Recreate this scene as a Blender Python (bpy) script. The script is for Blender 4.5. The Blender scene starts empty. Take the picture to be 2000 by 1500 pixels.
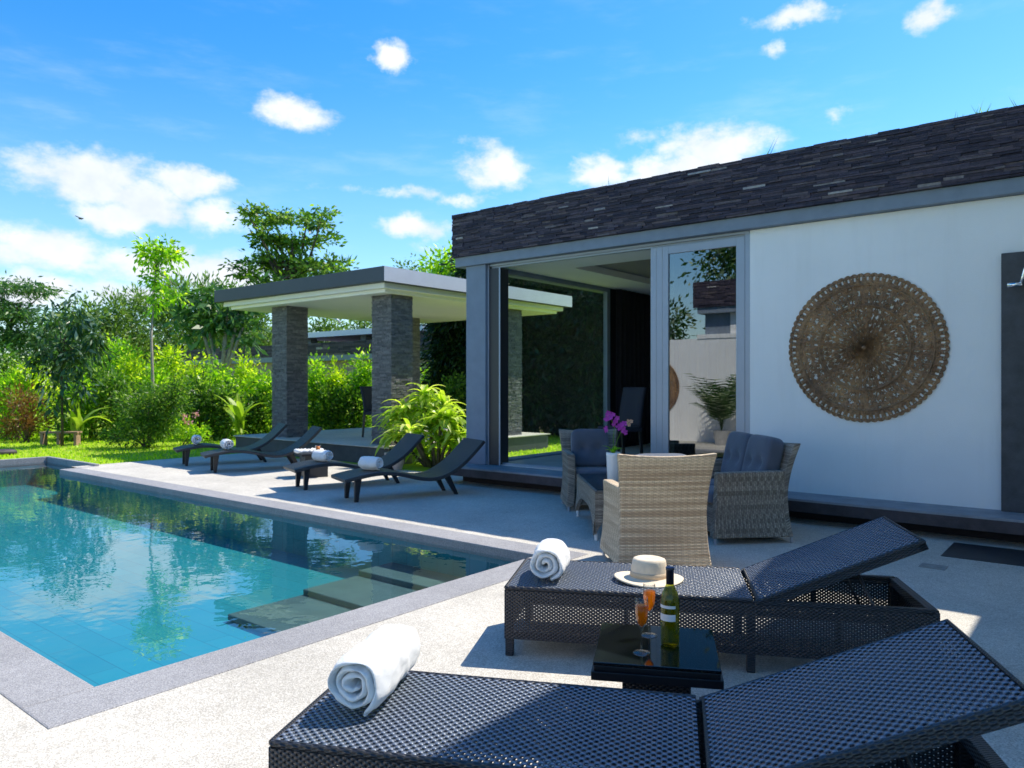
import bpy, bmesh, math, random
import numpy as np
from mathutils import Vector, Matrix
sc = bpy.context.scene
C = sc.collection
R = math.radians
PI = math.pi

# ---------------------------------------------------------------- camera, sky, sun, exposure
CAM_H = 1.4
cam_d = bpy.data.cameras.new('camera'); cam = bpy.data.objects.new('camera', cam_d); C.objects.link(cam)
cam.location = (0, 0, CAM_H); cam.rotation_euler = (R(90), 0, R(-51.2))
cam_d.sensor_width = 36; cam_d.lens = 26.26; cam_d.clip_start = 0.05; cam_d.clip_end = 2000
cam_d.dof.use_dof = True; cam_d.dof.focus_distance = 3.4; cam_d.dof.aperture_fstop = 5.6
sc.camera = cam
sc.view_settings.view_transform = 'Standard'; sc.view_settings.look = 'None'
sc.view_settings.exposure = 1.26; sc.view_settings.gamma = 1
SUNV = Vector((0.69, -0.23, 1.0)).normalized()
sun_d = bpy.data.lights.new('sun', 'SUN'); sun = bpy.data.objects.new('sun', sun_d); C.objects.link(sun)
sun_d.energy = 2.75; sun_d.angle = R(0.5); sun_d.color = (1.0, 0.93, 0.80)
sun.rotation_euler = SUNV.to_track_quat('Z', 'Y').to_euler()
SUN_EL = math.asin(SUNV.z); SUN_AZ = math.atan2(SUNV.x, SUNV.y)

class NT:
    """small helper for node trees"""
    def __init__(s, tree): s.t = tree; s.n = tree.nodes; s.l = tree.links
    def new(s, typ, **kw):
        nd = s.n.new(typ)
        for k, v in kw.items(): setattr(nd, k, v)
        return nd
    def put(s, sock, v):
        if isinstance(v, bpy.types.NodeSocket): s.l.new(v, sock)
        elif v is not None: sock.default_value = v
    def m(s, op, a, b=None, c=None, clamp=False):
        nd = s.new('ShaderNodeMath', operation=op, use_clamp=clamp)
        s.put(nd.inputs[0], a); s.put(nd.inputs[1], b)
        if c is not None: s.put(nd.inputs[2], c)
        return nd.outputs[0]
    def v(s, op, a, b=None):
        nd = s.new('ShaderNodeVectorMath', operation=op)
        s.put(nd.inputs[0], a); s.put(nd.inputs[1], b)
        return nd.outputs['Value'] if op in ('LENGTH', 'DOT_PRODUCT') else nd.outputs[0]
    def mix(s, f, a, b, blend='MIX'):
        nd = s.new('ShaderNodeMix', data_type='RGBA', blend_type=blend)
        s.put(nd.inputs[0], f); s.put(nd.inputs[6], a); s.put(nd.inputs[7], b)
        return nd.outputs[2]
    def noise(s, vec, scale, detail=3, rough=.55):
        nd = s.new('ShaderNodeTexNoise'); s.put(nd.inputs['Vector'], vec)
        nd.inputs['Scale'].default_value = scale; nd.inputs['Detail'].default_value = detail
        nd.inputs['Roughness'].default_value = rough
        return nd
    def ramp(s, fac, stops):
        nd = s.new('ShaderNodeValToRGB'); s.put(nd.inputs[0], fac)
        e = nd.color_ramp.elements
        while len(e) < len(stops): e.new(.5)
        for el, (p, c) in zip(e, stops): el.position = p; el.color = c if len(c) == 4 else (*c, 1)
        return nd.outputs[0]
    def maprange(s, v, a, b, c=0, d=1, smooth=False):
        nd = s.new('ShaderNodeMapRange'); nd.clamp = True
        if smooth: nd.interpolation_type = 'SMOOTHSTEP'
        s.put(nd.inputs[0], v)
        for i, x in enumerate((a, b, c, d)): s.put(nd.inputs[i + 1], x)
        return nd.outputs[0]

world = bpy.data.worlds.new('World'); sc.world = world; world.use_nodes = True
w = NT(world.node_tree); w.n.clear()
out = w.new('ShaderNodeOutputWorld'); bg = w.new('ShaderNodeBackground'); w.l.new(bg.outputs[0], out.inputs[0])
bg.inputs[1].default_value = 0.15
sky = w.new('ShaderNodeTexSky', sky_type='NISHITA'); sky.sun_disc = False
sky.sun_elevation = SUN_EL; sky.sun_rotation = SUN_AZ
sky.air_density = 1.0; sky.dust_density = 0.3; sky.ozone_density = 2.5
hs = w.new('ShaderNodeHueSaturation'); hs.inputs['Saturation'].default_value = 1.42; hs.inputs['Value'].default_value = 0.68
hs.inputs['Hue'].default_value = 0.501
w.l.new(sky.outputs[0], hs.inputs['Color'])
tc = w.new('ShaderNodeTexCoord'); sep = w.new('ShaderNodeSeparateXYZ'); w.l.new(tc.outputs['Generated'], sep.inputs[0])
az = w.m('ARCTAN2', sep.outputs[0], sep.outputs[1])          # compass direction, 0 = +Y
el = w.m('ARCSINE', sep.outputs[2])
comb = w.new('ShaderNodeCombineXYZ'); w.l.new(az, comb.inputs[0]); w.l.new(el, comb.inputs[1])
n1 = w.noise(comb.outputs[0], 11, 6, .62)
off = w.v('MULTIPLY', w.v('SUBTRACT', n1.outputs['Color'], (.5, .5, .5)), (.10, .055, 0))
P = w.v('ADD', comb.outputs[0], off)
# clouds: compass degrees right of north-east heading 51.2, elevation degrees, half sizes, weight
clouds = [(-29.5, 13.6, 5.2, 2.0, 1), (-26.3, 12.4, 4.2, 1.6, 1), (-23.3, 14.0, 3.2, 1.1, 1), (-28, 11.6, 3.5, 1.2, 1),
          (-21.6, 12.1, 3.2, 1.3, .8), (-16.4, 19.0, 3.6, 1.2, .9), (-9.2, 23.7, 1.9, 1.2, 1), (-1.3, 16.2, 3.0, 1.7, 1),
          (-4.3, 14.0, 1.4, .7, .7), (-7.8, 11.9, 3.0, 1.0, 1), (-31.5, 8.6, 5.0, 1.7, 1), (-25.6, 8.4, 4.6, 1.7, 1),
          (-21, 7.6, 4.5, 2.0, 1), (-33, 5.8, 4.0, 1.4, 1), (-27, 6.0, 5.0, 1.2, .9), (15.4, 16.8, 4.6, 1.9, 1), (10.6, 15.9, 2.6, 1.3, .9),
          (6.9, 15.9, 2.3, 1.3, .9), (13, 15.4, 6.0, 1.3, .9), (21, 24.8, 3.6, .8, .8), (29.7, 23.2, 1.6, 1.2, .8),
          (-8.5, 14.3, 7.5, .55, .5), (19.5, 23.2, 1.0, .8, .6), (23.4, 18, 1.2, .7, .5), (-2.0, 17.8, 2.2, .9, .5), (10.5, 17.9, 3, .7, .45),
          (-6.5, 10.3, 2.5, .6, .4), (-60, 20, 14, 5, 1), (80, 22, 12, 4, 1), (150, 18, 14, 5, 1), (-140, 22, 14, 5, 1)]
dens = None
for a_, e_, ra, re, wt in clouds:
    a2 = R(a_ + 51.2)
    if a2 > PI: a2 -= 2 * PI
    d = w.v('LENGTH', w.v('MULTIPLY', w.v('SUBTRACT', P, (a2, R(e_), 0)), (1 / R(ra), 1 / R(re), 0)))
    k = w.maprange(d, .15, 1.35, wt, 0)
    dens = k if dens is None else w.m('MAXIMUM', dens, k)
n2 = w.noise(comb.outputs[0], 30, 6, .62)
n2b = w.new('ShaderNodeMapping'); n2b.inputs['Scale'].default_value = (1, 1.8, 1); w.l.new(comb.outputs[0], n2b.inputs[0])
w.l.new(n2b.outputs[0], n2.inputs['Vector'])
dd = w.m('ADD', dens, w.m('MULTIPLY', w.m('SUBTRACT', n2.outputs[0], .5), .95))
cov = w.maprange(dd, .17, .80, 0, 1, True)
cov = w.m('MULTIPLY', cov, w.maprange(dens, 0, .12))
n3 = w.noise(comb.outputs[0], 16, 4, .6)
ccol = w.mix(w.maprange(n3.outputs[0], .35, .7), (2.45, 2.65, 2.95, 1), (3.15, 3.2, 3.3, 1))
# a thin veil of milky air low over the horizon
haze = w.maprange(el, R(24), R(1), 0, .34, True)
skyc = w.mix(haze, hs.outputs[0], (1.5, 2.3, 2.95, 1))
# thin high streaks
mpc = w.new('ShaderNodeMapping'); mpc.inputs['Scale'].default_value = (2.2, 9, 1); mpc.inputs['Rotation'].default_value = (0, 0, R(-7)); w.l.new(comb.outputs[0], mpc.inputs[0])
n4 = w.noise(mpc.outputs[0], 2.4, 7, .62)
skyc = w.mix(w.m('MULTIPLY', w.maprange(n4.outputs[0], .48, .80, 0, .22, True), w.maprange(el, R(34), R(14))), skyc, (2.7, 3.1, 3.4, 1))
w.l.new(w.mix(w.m('MULTIPLY', cov, .96), skyc, ccol), bg.inputs[0])

# ---------------------------------------------------------------- mesh helpers
def at(px, py, d):
    """a point d metres deep along the view heading"""
    lat = d * (px - 1000) / 1459.0
    return Vector((lat * .6266 + d * .7793, -lat * .7793 + d * .6266, CAM_H - (py - 750) * d / 1459.0))

class MB:
    def __init__(s): s.v = []; s.f = []; s.uv = {}
    def add(s, verts, faces, uvs=None):
        o = len(s.v); s.v += [tuple(p) for p in verts]
        for i, f in enumerate(faces):
            if uvs and uvs[i]: s.uv[len(s.f)] = uvs[i]
            s.f.append(tuple(o + k for k in f))
        return s
    def box(s, x0, x1, y0, y1, z0, z1, mat=None):
        vs = [(x0, y0, z0), (x1, y0, z0), (x1, y1, z0), (x0, y1, z0), (x0, y0, z1), (x1, y0, z1), (x1, y1, z1), (x0, y1, z1)]
        if mat: vs = [mat @ Vector(p) for p in vs]
        return s.add(vs, [(0, 3, 2, 1), (4, 5, 6, 7), (0, 1, 5, 4), (1, 2, 6, 5), (2, 3, 7, 6), (3, 0, 4, 7)])
    def taper(s, p0, p1, w0, w1, d0=None, d1=None):
        """tapered bar of rectangular section from p0 to p1 (mostly vertical)"""
        d0 = d0 or w0; d1 = d1 or w1
        vs = []
        for p, a, b in ((p0, w0, d0), (p1, w1, d1)):
            for i, j in ((-1, -1), (1, -1), (1, 1), (-1, 1)): vs.append((p[0] + i * a / 2, p[1] + j * b / 2, p[2]))
        fs = [(0, 3, 2, 1), (4, 5, 6, 7), (0, 1, 5, 4), (1, 2, 6, 5), (2, 3, 7, 6), (3, 0, 4, 7)]
        if p1[2] < p0[2]: fs = [f[::-1] for f in fs]
        return s.add(vs, fs)
    def tube(s, pts, r, n=8):
        pts = [Vector(p) for p in pts]
        rs = r if isinstance(r, (list, tuple)) else [r] * len(pts)
        rings = []
        up = Vector((0, 0, 1))
        for i, p in enumerate(pts):
            t = (pts[min(i + 1, len(pts) - 1)] - pts[max(i - 1, 0)]).normalized()
            a = t.cross(up)
            if a.length < .05: a = t.cross(Vector((1, 0, 0)))
            a.normalize(); b = t.cross(a)
            rings.append([p + (a * math.cos(2 * PI * k / n) + b * math.sin(2 * PI * k / n)) * rs[i] for k in range(n)])
        vs = [q for rg in rings for q in rg]; fs = []
        for i in range(len(pts) - 1):
            for k in range(n):
                k2 = (k + 1) % n
                fs.append((i * n + k, i * n + k2, (i + 1) * n + k2, (i + 1) * n + k))
        fs.append(tuple(range(n))[::-1]); fs.append(tuple((len(pts) - 1) * n + k for k in range(n)))
        return s.add(vs, fs)
    def lathe(s, prof, n=24, c=(0, 0, 0)):
        vs = []; fs = []
        for r, z in prof:
            for k in range(n):
                a = 2 * PI * k / n; vs.append((c[0] + r * math.cos(a), c[1] + r * math.sin(a), c[2] + z))
        for i in range(len(prof) - 1):
            for k in range(n):
                k2 = (k + 1) % n; fs.append((i * n + k, i * n + k2, (i + 1) * n + k2, (i + 1) * n + k))
        if prof[0][0] > 1e-4: fs.append(tuple(range(n))[::-1])
        if prof[-1][0] > 1e-4: fs.append(tuple((len(prof) - 1) * n + k for k in range(n)))
        return s.add(vs, fs)
    def slab(s, A, B, uvA=None):
        """closed shell between two grids of points A[i][j], B[i][j]"""
        nu = len(A); nv = len(A[0]); vs = [p for r_ in A for p in r_] + [p for r_ in B for p in r_]; o = nu * nv
        fs = []; uv = []
        def U(i, j): return uvA[i][j] if uvA else None
        for i in range(nu - 1):
            for j in range(nv - 1):
                a, b, c, d = i * nv + j, (i + 1) * nv + j, (i + 1) * nv + j + 1, i * nv + j + 1
                q = [U(i, j), U(i + 1, j), U(i + 1, j + 1), U(i, j + 1)] if uvA else None
                fs.append((a, b, c, d)); uv.append(q)
                fs.append((o + d, o + c, o + b, o + a)); uv.append(q[::-1] if q else None)
        edge = [(i, 0) for i in range(nu)] + [(nu - 1, j) for j in range(1, nv)] + [(i, nv - 1) for i in range(nu - 2, -1, -1)] + [(0, j) for j in range(nv - 2, 0, -1)]
        for k in range(len(edge)):
            i, j = edge[k]; i2, j2 = edge[(k + 1) % len(edge)]
            a, b = i * nv + j, i2 * nv + j2
            fs.append((b, a, o + a, o + b))
            if uvA:
                ua, ub = U(i, j), U(i2, j2); uv.append([ub, ua, (ua[0] + .03, ua[1] + .03), (ub[0] + .03, ub[1] + .03)])
            else: uv.append(None)
        return s.add(vs, fs, uv)
    def build(s, name, mat, parent=None, bevel=0, smooth=False, uv=False, seg=2, recalc=False):
        me = bpy.data.meshes.new(name); me.from_pydata(s.v, [], s.f)
        if recalc:
            bm = bmesh.new(); bm.from_mesh(me); bmesh.ops.recalc_face_normals(bm, faces=bm.faces); bm.to_mesh(me); bm.free()
        me.update()
        if uv or s.uv:
            lay = me.uv_layers.new(name='UVMap')
            for p in me.polygons:
                cu = s.uv.get(p.index)
                nx, ny, nz = (abs(x) for x in p.normal)
                for q, li in enumerate(p.loop_indices):
                    if cu and cu[0]: lay.data[li].uv = cu[q]
                    else:
                        x, y, z = me.vertices[me.loops[li].vertex_index].co
                        lay.data[li].uv = (x, y) if nz >= nx and nz >= ny else ((y, z) if nx > ny else (x, z))
        o = bpy.data.objects.new(name, me); C.objects.link(o)
        if mat: me.materials.append(mat)
        if parent: o.parent = parent
        if smooth:
            me.polygons.foreach_set('use_smooth', [True] * len(me.polygons)); me.update()
        if bevel:
            b = o.modifiers.new('bevel', 'BEVEL'); b.width = bevel; b.segments = seg; b.limit_method = 'ANGLE'
        return o

def thing(name, label, cat, loc=(0, 0, 0), rz=0, group=None):
    o = bpy.data.objects.new(name, None); C.objects.link(o); o.empty_display_size = .2
    o.location = loc; o.rotation_euler = (0, 0, rz); o['label'] = label; o['category'] = cat
    if group: o['group'] = group
    return o
def tag(o, label, cat, group=None):
    o['label'] = label; o['category'] = cat
    if group: o['group'] = group
    return o
def struct(o, kind='structure'): o['kind'] = kind; return o
def dup(root, loc, rz, label, group=None):
    r = root.copy(); C.objects.link(r); r.location = loc; r.rotation_euler = (0, 0, rz); r['label'] = label
    if group: r['group'] = group
    for ch in list(root.children):
        c = ch.copy(); C.objects.link(c); c.parent = r
        for g_ in list(ch.children):
            d_ = g_.copy(); C.objects.link(d_); d_.parent = c
    return r

# ---------------------------------------------------------------- materials
def mat(name, col, rough=.6, vary=.0, scale=8, bump=0, bscale=40, metal=0, spec=.5, coat=0, sheen=0, col2=None, detail=4):
    m = bpy.data.materials.new(name); m.use_nodes = True; t = NT(m.node_tree)
    b = t.n['Principled BSDF']; b.inputs['Roughness'].default_value = rough; b.inputs['Metallic'].default_value = metal
    b.inputs['Specular IOR Level'].default_value = spec; b.inputs['Coat Weight'].default_value = coat
    b.inputs['Sheen Weight'].default_value = sheen
    b.inputs['Base Color'].default_value = (*col, 1)
    if vary or bump or col2:
        tc = t.new('ShaderNodeTexCoord'); V = tc.outputs['Object']
        if vary or col2:
            nz = t.noise(V, scale, detail, .6)
            c2 = col2 if col2 else tuple(min(1, c * (1 + vary)) for c in col)
            c1 = col if col2 else tuple(c * (1 - vary) for c in col)
            t.l.new(t.mix(t.maprange(nz.outputs[0], .3, .7), (*c1, 1), (*c2, 1)), b.inputs['Base Color'])
        if bump:
            nb = t.noise(V, bscale, 4, .6); bp = t.new('ShaderNodeBump'); bp.inputs['Strength'].default_value = bump
            bp.inputs['Distance'].default_value = .01
            t.l.new(nb.outputs[0], bp.inputs['Height']); t.l.new(bp.outputs[0], b.inputs['Normal'])
    return m

def mat_aggregate(name, c1, c2, c3, stain=.25):
    m = bpy.data.materials.new(name); m.use_nodes = True; t = NT(m.node_tree); b = t.n['Principled BSDF']
    tc = t.new('ShaderNodeTexCoord'); V = tc.outputs['Object']
    vo = t.new('ShaderNodeTexVoronoi'); t.l.new(V, vo.inputs['Vector']); vo.inputs['Scale'].default_value = 170
    sp = t.new('ShaderNodeSeparateColor'); t.l.new(vo.outputs['Color'], sp.inputs[0])
    base = t.ramp(sp.outputs[0], [(0, c1), (.55, c2), (1, c3)])
    nz = t.noise(V, 1.1, 6, .65); nz2 = t.noise(V, 14, 4, .6)
    f = t.m('ADD', t.m('MULTIPLY', nz.outputs[0], .7), t.m('MULTIPLY', nz2.outputs[0], .3))
    sh = t.maprange(f, .35, .65, 1 - stain, 1)
    cc = t.new('ShaderNodeCombineColor')
    for i in range(3): t.l.new(sh, cc.inputs[i])
    t.l.new(t.mix(1, base, cc.outputs[0], 'MULTIPLY'), b.inputs['Base Color'])
    b.inputs['Roughness'].default_value = .75; b.inputs['Specular IOR Level'].default_value = .35
    bp = t.new('ShaderNodeBump'); bp.inputs['Strength'].default_value = .5; bp.inputs['Distance'].default_value = .004
    t.l.new(vo.outputs['Distance'], bp.inputs['Height']); t.l.new(bp.outputs[0], b.inputs['Normal'])
    return m

def mat_island(name, stops, rough=.7, bump=.4, bscale=60, spec=.4, vary=.3):
    """one colour per loose piece of the mesh"""
    m = bpy.data.materials.new(name); m.use_nodes = True; t = NT(m.node_tree); b = t.n['Principled BSDF']
    g = t.new('ShaderNodeNewGeometry'); base = t.ramp(g.outputs['Random Per Island'], stops)
    tc = t.new('ShaderNodeTexCoord'); nz = t.noise(tc.outputs['Object'], 22, 5, .65)
    sh = t.maprange(nz.outputs[0], .3, .7, 1 - vary, 1 + vary)
    cc = t.new('ShaderNodeCombineColor')
    for i in range(3): t.l.new(sh, cc.inputs[i])
    t.l.new(t.mix(1, base, cc.outputs[0], 'MULTIPLY'), b.inputs['Base Color'])
    b.inputs['Roughness'].default_value = rough; b.inputs['Specular IOR Level'].default_value = spec
    nb = t.noise(tc.outputs['Object'], bscale, 5, .65); bp = t.new('ShaderNodeBump'); bp.inputs['Strength'].default_value = bump
    bp.inputs['Distance'].default_value = .01
    t.l.new(nb.outputs[0], bp.inputs['Height']); t.l.new(bp.outputs[0], b.inputs['Normal'])
    return m

def mat_leaf(name, c1, c2, c3=None, trans=.4, rough=.45, spec=.5):
    m = bpy.data.materials.new(name); m.use_nodes = True; t = NT(m.node_tree); b = t.n['Principled BSDF']
    g = t.new('ShaderNodeNewGeometry')
    st = [(0, c1), (1, c2)] if not c3 else [(0, c1), (.75, c2), (1, c3)]
    col = t.ramp(g.outputs['Random Per Island'], st)
    t.l.new(col, b.inputs['Base Color']); b.inputs['Roughness'].default_value = rough; b.inputs['Specular IOR Level'].default_value = spec
    tr = t.new('ShaderNodeBsdfTranslucent'); t.l.new(t.mix(1, col, (1.5, 1.7, .7, 1), 'MULTIPLY'), tr.inputs[0])
    mx = t.new('ShaderNodeMixShader'); mx.inputs[0].default_value = trans
    t.l.new(b.outputs[0], mx.inputs[1]); t.l.new(tr.outputs[0], mx.inputs[2])
    t.l.new(mx.outputs[0], t.n['Material Output'].inputs[0])
    return m

def mat_weave(name, c1, c2, pu, pv, thr, rough=.35, strength=.8, holes=True, dist=.004):
    """flat synthetic strands woven with open gaps; uses metric UVs"""
    m = bpy.data.materials.new(name); m.use_nodes = True; t = NT(m.node_tree); b = t.n['Principled BSDF']
    uv = t.new('ShaderNodeUVMap'); sp = t.new('ShaderNodeSeparateXYZ'); t.l.new(uv.outputs[0], sp.inputs[0])
    U = t.m('MULTIPLY', sp.outputs[0], PI / pu); V = t.m('MULTIPLY', sp.outputs[1], PI / pv)
    h = t.m('MULTIPLY', t.m('SINE', U), t.m('SINE', V))
    nz = t.noise(uv.outputs[0], 35, 3)
    hh = t.m('ADD', h, t.m('MULTIPLY', t.m('SUBTRACT', nz.outputs[0], .5), .25))
    t.l.new(t.mix(t.maprange(hh, -.7, .8), (*c1, 1), (*c2, 1)), b.inputs['Base Color'])
    b.inputs['Roughness'].default_value = rough; b.inputs['Specular IOR Level'].default_value = .6
    bp = t.new('ShaderNodeBump'); bp.inputs['Strength'].default_value = strength; bp.inputs['Distance'].default_value = dist
    t.l.new(h, bp.inputs['Height']); t.l.new(bp.outputs[0], b.inputs['Normal'])
    if holes:
        tr = t.new('ShaderNodeBsdfTransparent'); mx = t.new('ShaderNodeMixShader')
        t.l.new(t.m('LESS_THAN', h, thr), mx.inputs[0]); t.l.new(b.outputs[0], mx.inputs[1]); t.l.new(tr.outputs[0], mx.inputs[2])
        t.l.new(mx.outputs[0], t.n['Material Output'].inputs[0])
    return m

def mat_wicker(name, ca, cb, cd):
    """half-round rattan: horizontal strands over upright stakes, with bands of different tone"""
    m = bpy.data.materials.new(name); m.use_nodes = True; t = NT(m.node_tree); b = t.n['Principled BSDF']
    uv = t.new('ShaderNodeUVMap'); sp = t.new('ShaderNodeSeparateXYZ'); t.l.new(uv.outputs[0], sp.inputs[0])
    pv = .011; pu = .026
    V = t.m('DIVIDE', sp.outputs[1], pv); row = t.m('FLOOR', V)
    U = t.m('ADD', t.m('MULTIPLY', sp.outputs[0], PI / pu), t.m('MULTIPLY', row, PI))
    over = t.m('SINE', U)
    strand = t.m('ABSOLUTE', t.m('SINE', t.m('MULTIPLY', V, PI)))
    h = t.m('MULTIPLY', strand, t.m('ADD', t.m('MULTIPLY', over, .4), .7))
    wn = t.new('ShaderNodeTexWhiteNoise', noise_dimensions='1D'); t.l.new(row, wn.inputs['W'])
    nz = t.new('ShaderNodeTexNoise'); mp = t.new('ShaderNodeMapping'); mp.inputs['Scale'].default_value = (1.5, 26, 1)
    t.l.new(uv.outputs[0], mp.inputs[0]); t.l.new(mp.outputs[0], nz.inputs['Vector']); nz.inputs['Scale'].default_value = 1.0; nz.inputs['Detail'].default_value = 2
    f = t.m('ADD', t.m('MULTIPLY', nz.outputs[0], .8), t.m('MULTIPLY', wn.outputs['Value'], .3))
    stake = t.m('ABSOLUTE', t.m('SINE', t.m('MULTIPLY', sp.outputs[0], PI / .052)))
    base = t.mix(t.maprange(f, .42, .72), (*ca, 1), (*cb, 1))
    base = t.mix(t.maprange(stake, .0, .35, .35, 0), base, (*cd, 1))
    base = t.mix(t.maprange(h, .0, .45, .8, 0), base, (*cd, 1))
    t.l.new(base, b.inputs['Base Color']); b.inputs['Roughness'].default_value = .5
    bp = t.new('ShaderNodeBump'); bp.inputs['Strength'].default_value = .9; bp.inputs['Distance'].default_value = .006
    t.l.new(h, bp.inputs['Height']); t.l.new(bp.outputs[0], b.inputs['Normal'])
    return m

def mat_glass(name, tint=(1, 1, 1), ior=1.5, fixed=None, rough=0.0, milky=0):
    m = bpy.data.materials.new(name); m.use_nodes = True; t = NT(m.node_tree); t.n.remove(t.n['Principled BSDF'])
    tr = t.new('ShaderNodeBsdfTransparent'); tr.inputs[0].default_value = (*tint, 1)
    gl = t.new('ShaderNodeBsdfGlossy'); gl.inputs['Roughness'].default_value = rough
    mx = t.new('ShaderNodeMixShader')
    if fixed is not None: mx.inputs[0].default_value = fixed
    else:
        fr = t.new('ShaderNodeFresnel'); ge = t.new('ShaderNodeNewGeometry')
        t.l.new(t.maprange(ge.outputs['Backfacing'], 0, 1, ior, 1 / ior), fr.inputs[0]); t.l.new(fr.outputs[0], mx.inputs[0])
    body = tr.outputs[0]
    if milky:
        tl = t.new('ShaderNodeBsdfTranslucent'); tl.inputs[0].default_value = (*tint, 1); m2 = t.new('ShaderNodeMixShader'); m2.inputs[0].default_value = milky
        t.l.new(tr.outputs[0], m2.inputs[1]); t.l.new(tl.outputs[0], m2.inputs[2]); body = m2.outputs[0]
    t.l.new(body, mx.inputs[1]); t.l.new(gl.outputs[0], mx.inputs[2])
    t.l.new(mx.outputs[0], t.n['Material Output'].inputs[0])
    return m

M = {}
M['terrace'] = mat_aggregate('exposed_aggregate', (.46, .42, .36), (.64, .60, .53), (.77, .73, .66), .28)
M['coping'] = mat_aggregate('grey_coping_stone', (.27, .265, .28), (.34, .335, .35), (.43, .425, .44), .25)
M['slate'] = mat_island('stacked_slate', [(0, (.022, .018, .032)), (.45, (.044, .036, .056)), (.8, (.075, .058, .08)), (.93, (.10, .078, .09)), (.985, (.15, .125, .13)), (1, (.42, .39, .38))], .7, .6, 70)
M['columnstone'] = mat_island('split_stone_veneer', [(0, (.10, .10, .105)), (.5, (.14, .14, .145)), (1, (.20, .195, .195))], .75, .6, 70)
M['beam'] = mat('grey_blue_render', (.20, .245, .31), .7, .08, 6, .15, 120)
M['fascia'] = mat('shaded_fascia_grey', (.06, .07, .09), .6, .06, 3, .05, 90)  # roof colour darkened to carry the shade on its pool side
M['white'] = mat('white_wall_paint', (.84, .84, .84), .75, .03, 1.2, .25, 130)
t = NT(M['white'].node_tree); b = t.n['Principled BSDF']; tc = t.new('ShaderNodeTexCoord'); mp = t.new('ShaderNodeMapping')
mp.inputs['Scale'].default_value = (3.2, 3.2, .28); t.l.new(tc.outputs['Object'], mp.inputs[0]); nz = t.noise(mp.outputs[0], 1.6, 6, .68)
old = b.inputs['Base Color'].links[0].from_socket
t.l.new(t.mix(t.maprange(nz.outputs[0], .52, .78, 0, .16), old, (.55, .53, .50, 1)), b.inputs['Base Color'])
M['soffit'] = mat('cream_soffit_paint', (.84, .84, .80), .8, .02, 2)
M['ceil'] = mat('ceiling_paint', (.90, .89, .86), .8, .02, 2)
M['darkstone'] = mat('dark_plinth_stone', (.05, .04, .045), .6, .3, 9, .3, 60)
M['plinthtop'] = mat('plinth_top_stone', (.24, .26, .29), .55, .2, 5, .2, 60)
M['floor'] = mat('room_floor_tile', (.6, .6, .58), .25, .1, 3)
M['alu'] = mat('pale_aluminium', (.34, .385, .45), .4, .04, 3, metal=.2)
M['darkframe'] = mat('dark_frame', (.025, .025, .03), .4)
M['curtain'] = mat('dark_curtain', (.012, .010, .016), .9, .3, 6)
M['pane'] = mat_glass('clear_pane', (.90, .95, .93), 1.45)
M['mirrorpane'] = mat_glass('coated_door_glass', (.45, .5, .5), fixed=.23)
M['chrome'] = mat('chrome', (.8, .82, .85), .12, metal=1)
M['whitemetal'] = mat('white_metal', (.8, .8, .8), .35)
M['weave_top'] = mat_weave('sky_lit_black_weave', (.006, .007, .012), (.20, .24, .32), .0150, .0150, -.42, .26, 1.0)  # pale blue crest colour stands in for sky highlights on black strands
M['weave_side'] = mat_weave('black_side_weave', (.012, .010, .011), (.05, .042, .045), .0125, .0085, -.62, .4, .8, dist=.003)
M['rattan_frame'] = mat_weave('black_wrapped_rattan', (.008, .008, .011), (.035, .033, .038), .02, .006, -2, .4, .8, holes=False, dist=.003)
M['farlounger'] = mat_weave('charcoal_resin_weave', (.010, .012, .016), (.032, .036, .044), .012, .012, -2, .4, .5, holes=False)
M['farleg'] = mat('charcoal_resin', (.015, .016, .02), .4)
M['wicker'] = mat_wicker('bounce_lit_wicker', (.50, .36, .23), (.88, .72, .51), (.16, .11, .07))  # same wicker, lightened and warmed to carry light bounced off the terrace
M['wicker_shaded'] = mat_wicker('shaded_wicker', (.20, .165, .125), (.46, .40, .32), (.075, .06, .05))  # darker copy of the wicker for the seats in shade
M['cushion'] = mat('slate_blue_cushion', (.075, .09, .125), .85, .12, 5, .3, 350, sheen=.3)
M['cushion2'] = mat('piping', (.03, .035, .05), .9)
M['towel'] = mat('white_terry', (.86, .86, .87), .95, .02, 30, .5, 420, sheen=.4)
M['straw'] = mat('cream_straw', (.74, .62, .47), .8, .06, 30, .25, 300)
M['strawband'] = mat('tan_hat_band', (.62, .47, .32), .8, .06, 30, .25, 300)
M['blackglass'] = mat('black_glass_top', (.004, .005, .006), .03, spec=.8)
M['blackwood'] = mat('black_table_frame', (.012, .011, .013), .4)
M['bottle'] = mat_glass('olive_bottle_glass', (.62, .66, .10), 1.5, milky=.12)
M['wine'] = mat_glass('pale_wine', (.72, .70, .10), 1.33, milky=.2)
M['foil'] = mat('dark_foil', (.018, .018, .03), .35)
M['foiltop'] = mat('blue_foil_top', (.04, .07, .18), .3)
M['label'] = mat('white_label', (.72, .70, .74), .7)
M['flute'] = mat_glass('flute_glass', (.97, .98, .98), 1.45)
M['drink'] = mat_glass('orange_drink', (1.0, .48, .025), 1.33, milky=.4)
M['vase'] = mat('white_ceramic', (.78, .77, .78), .25)
M['orchid'] = mat_leaf('purple_orchid_petals', (.36, .02, .40), (.55, .07, .55), trans=.3)
M['orchidpale'] = mat_leaf('pale_orchid_bud', (.55, .28, .22), (.65, .4, .3), trans=.3)
M['tealglass'] = mat('teal_tinted_glass', (.008, .035, .04), .08, spec=.7)
M['bark'] = mat('grey_brown_bark', (.16, .125, .09), .9, .4, 12, .6, 40)
M['barkpale'] = mat('pale_bark', (.34, .30, .25), .85, .3, 10, .5, 40)
M['barkdark'] = mat('dark_bark', (.07, .055, .04), .9, .3, 12, .5, 40)
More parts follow.
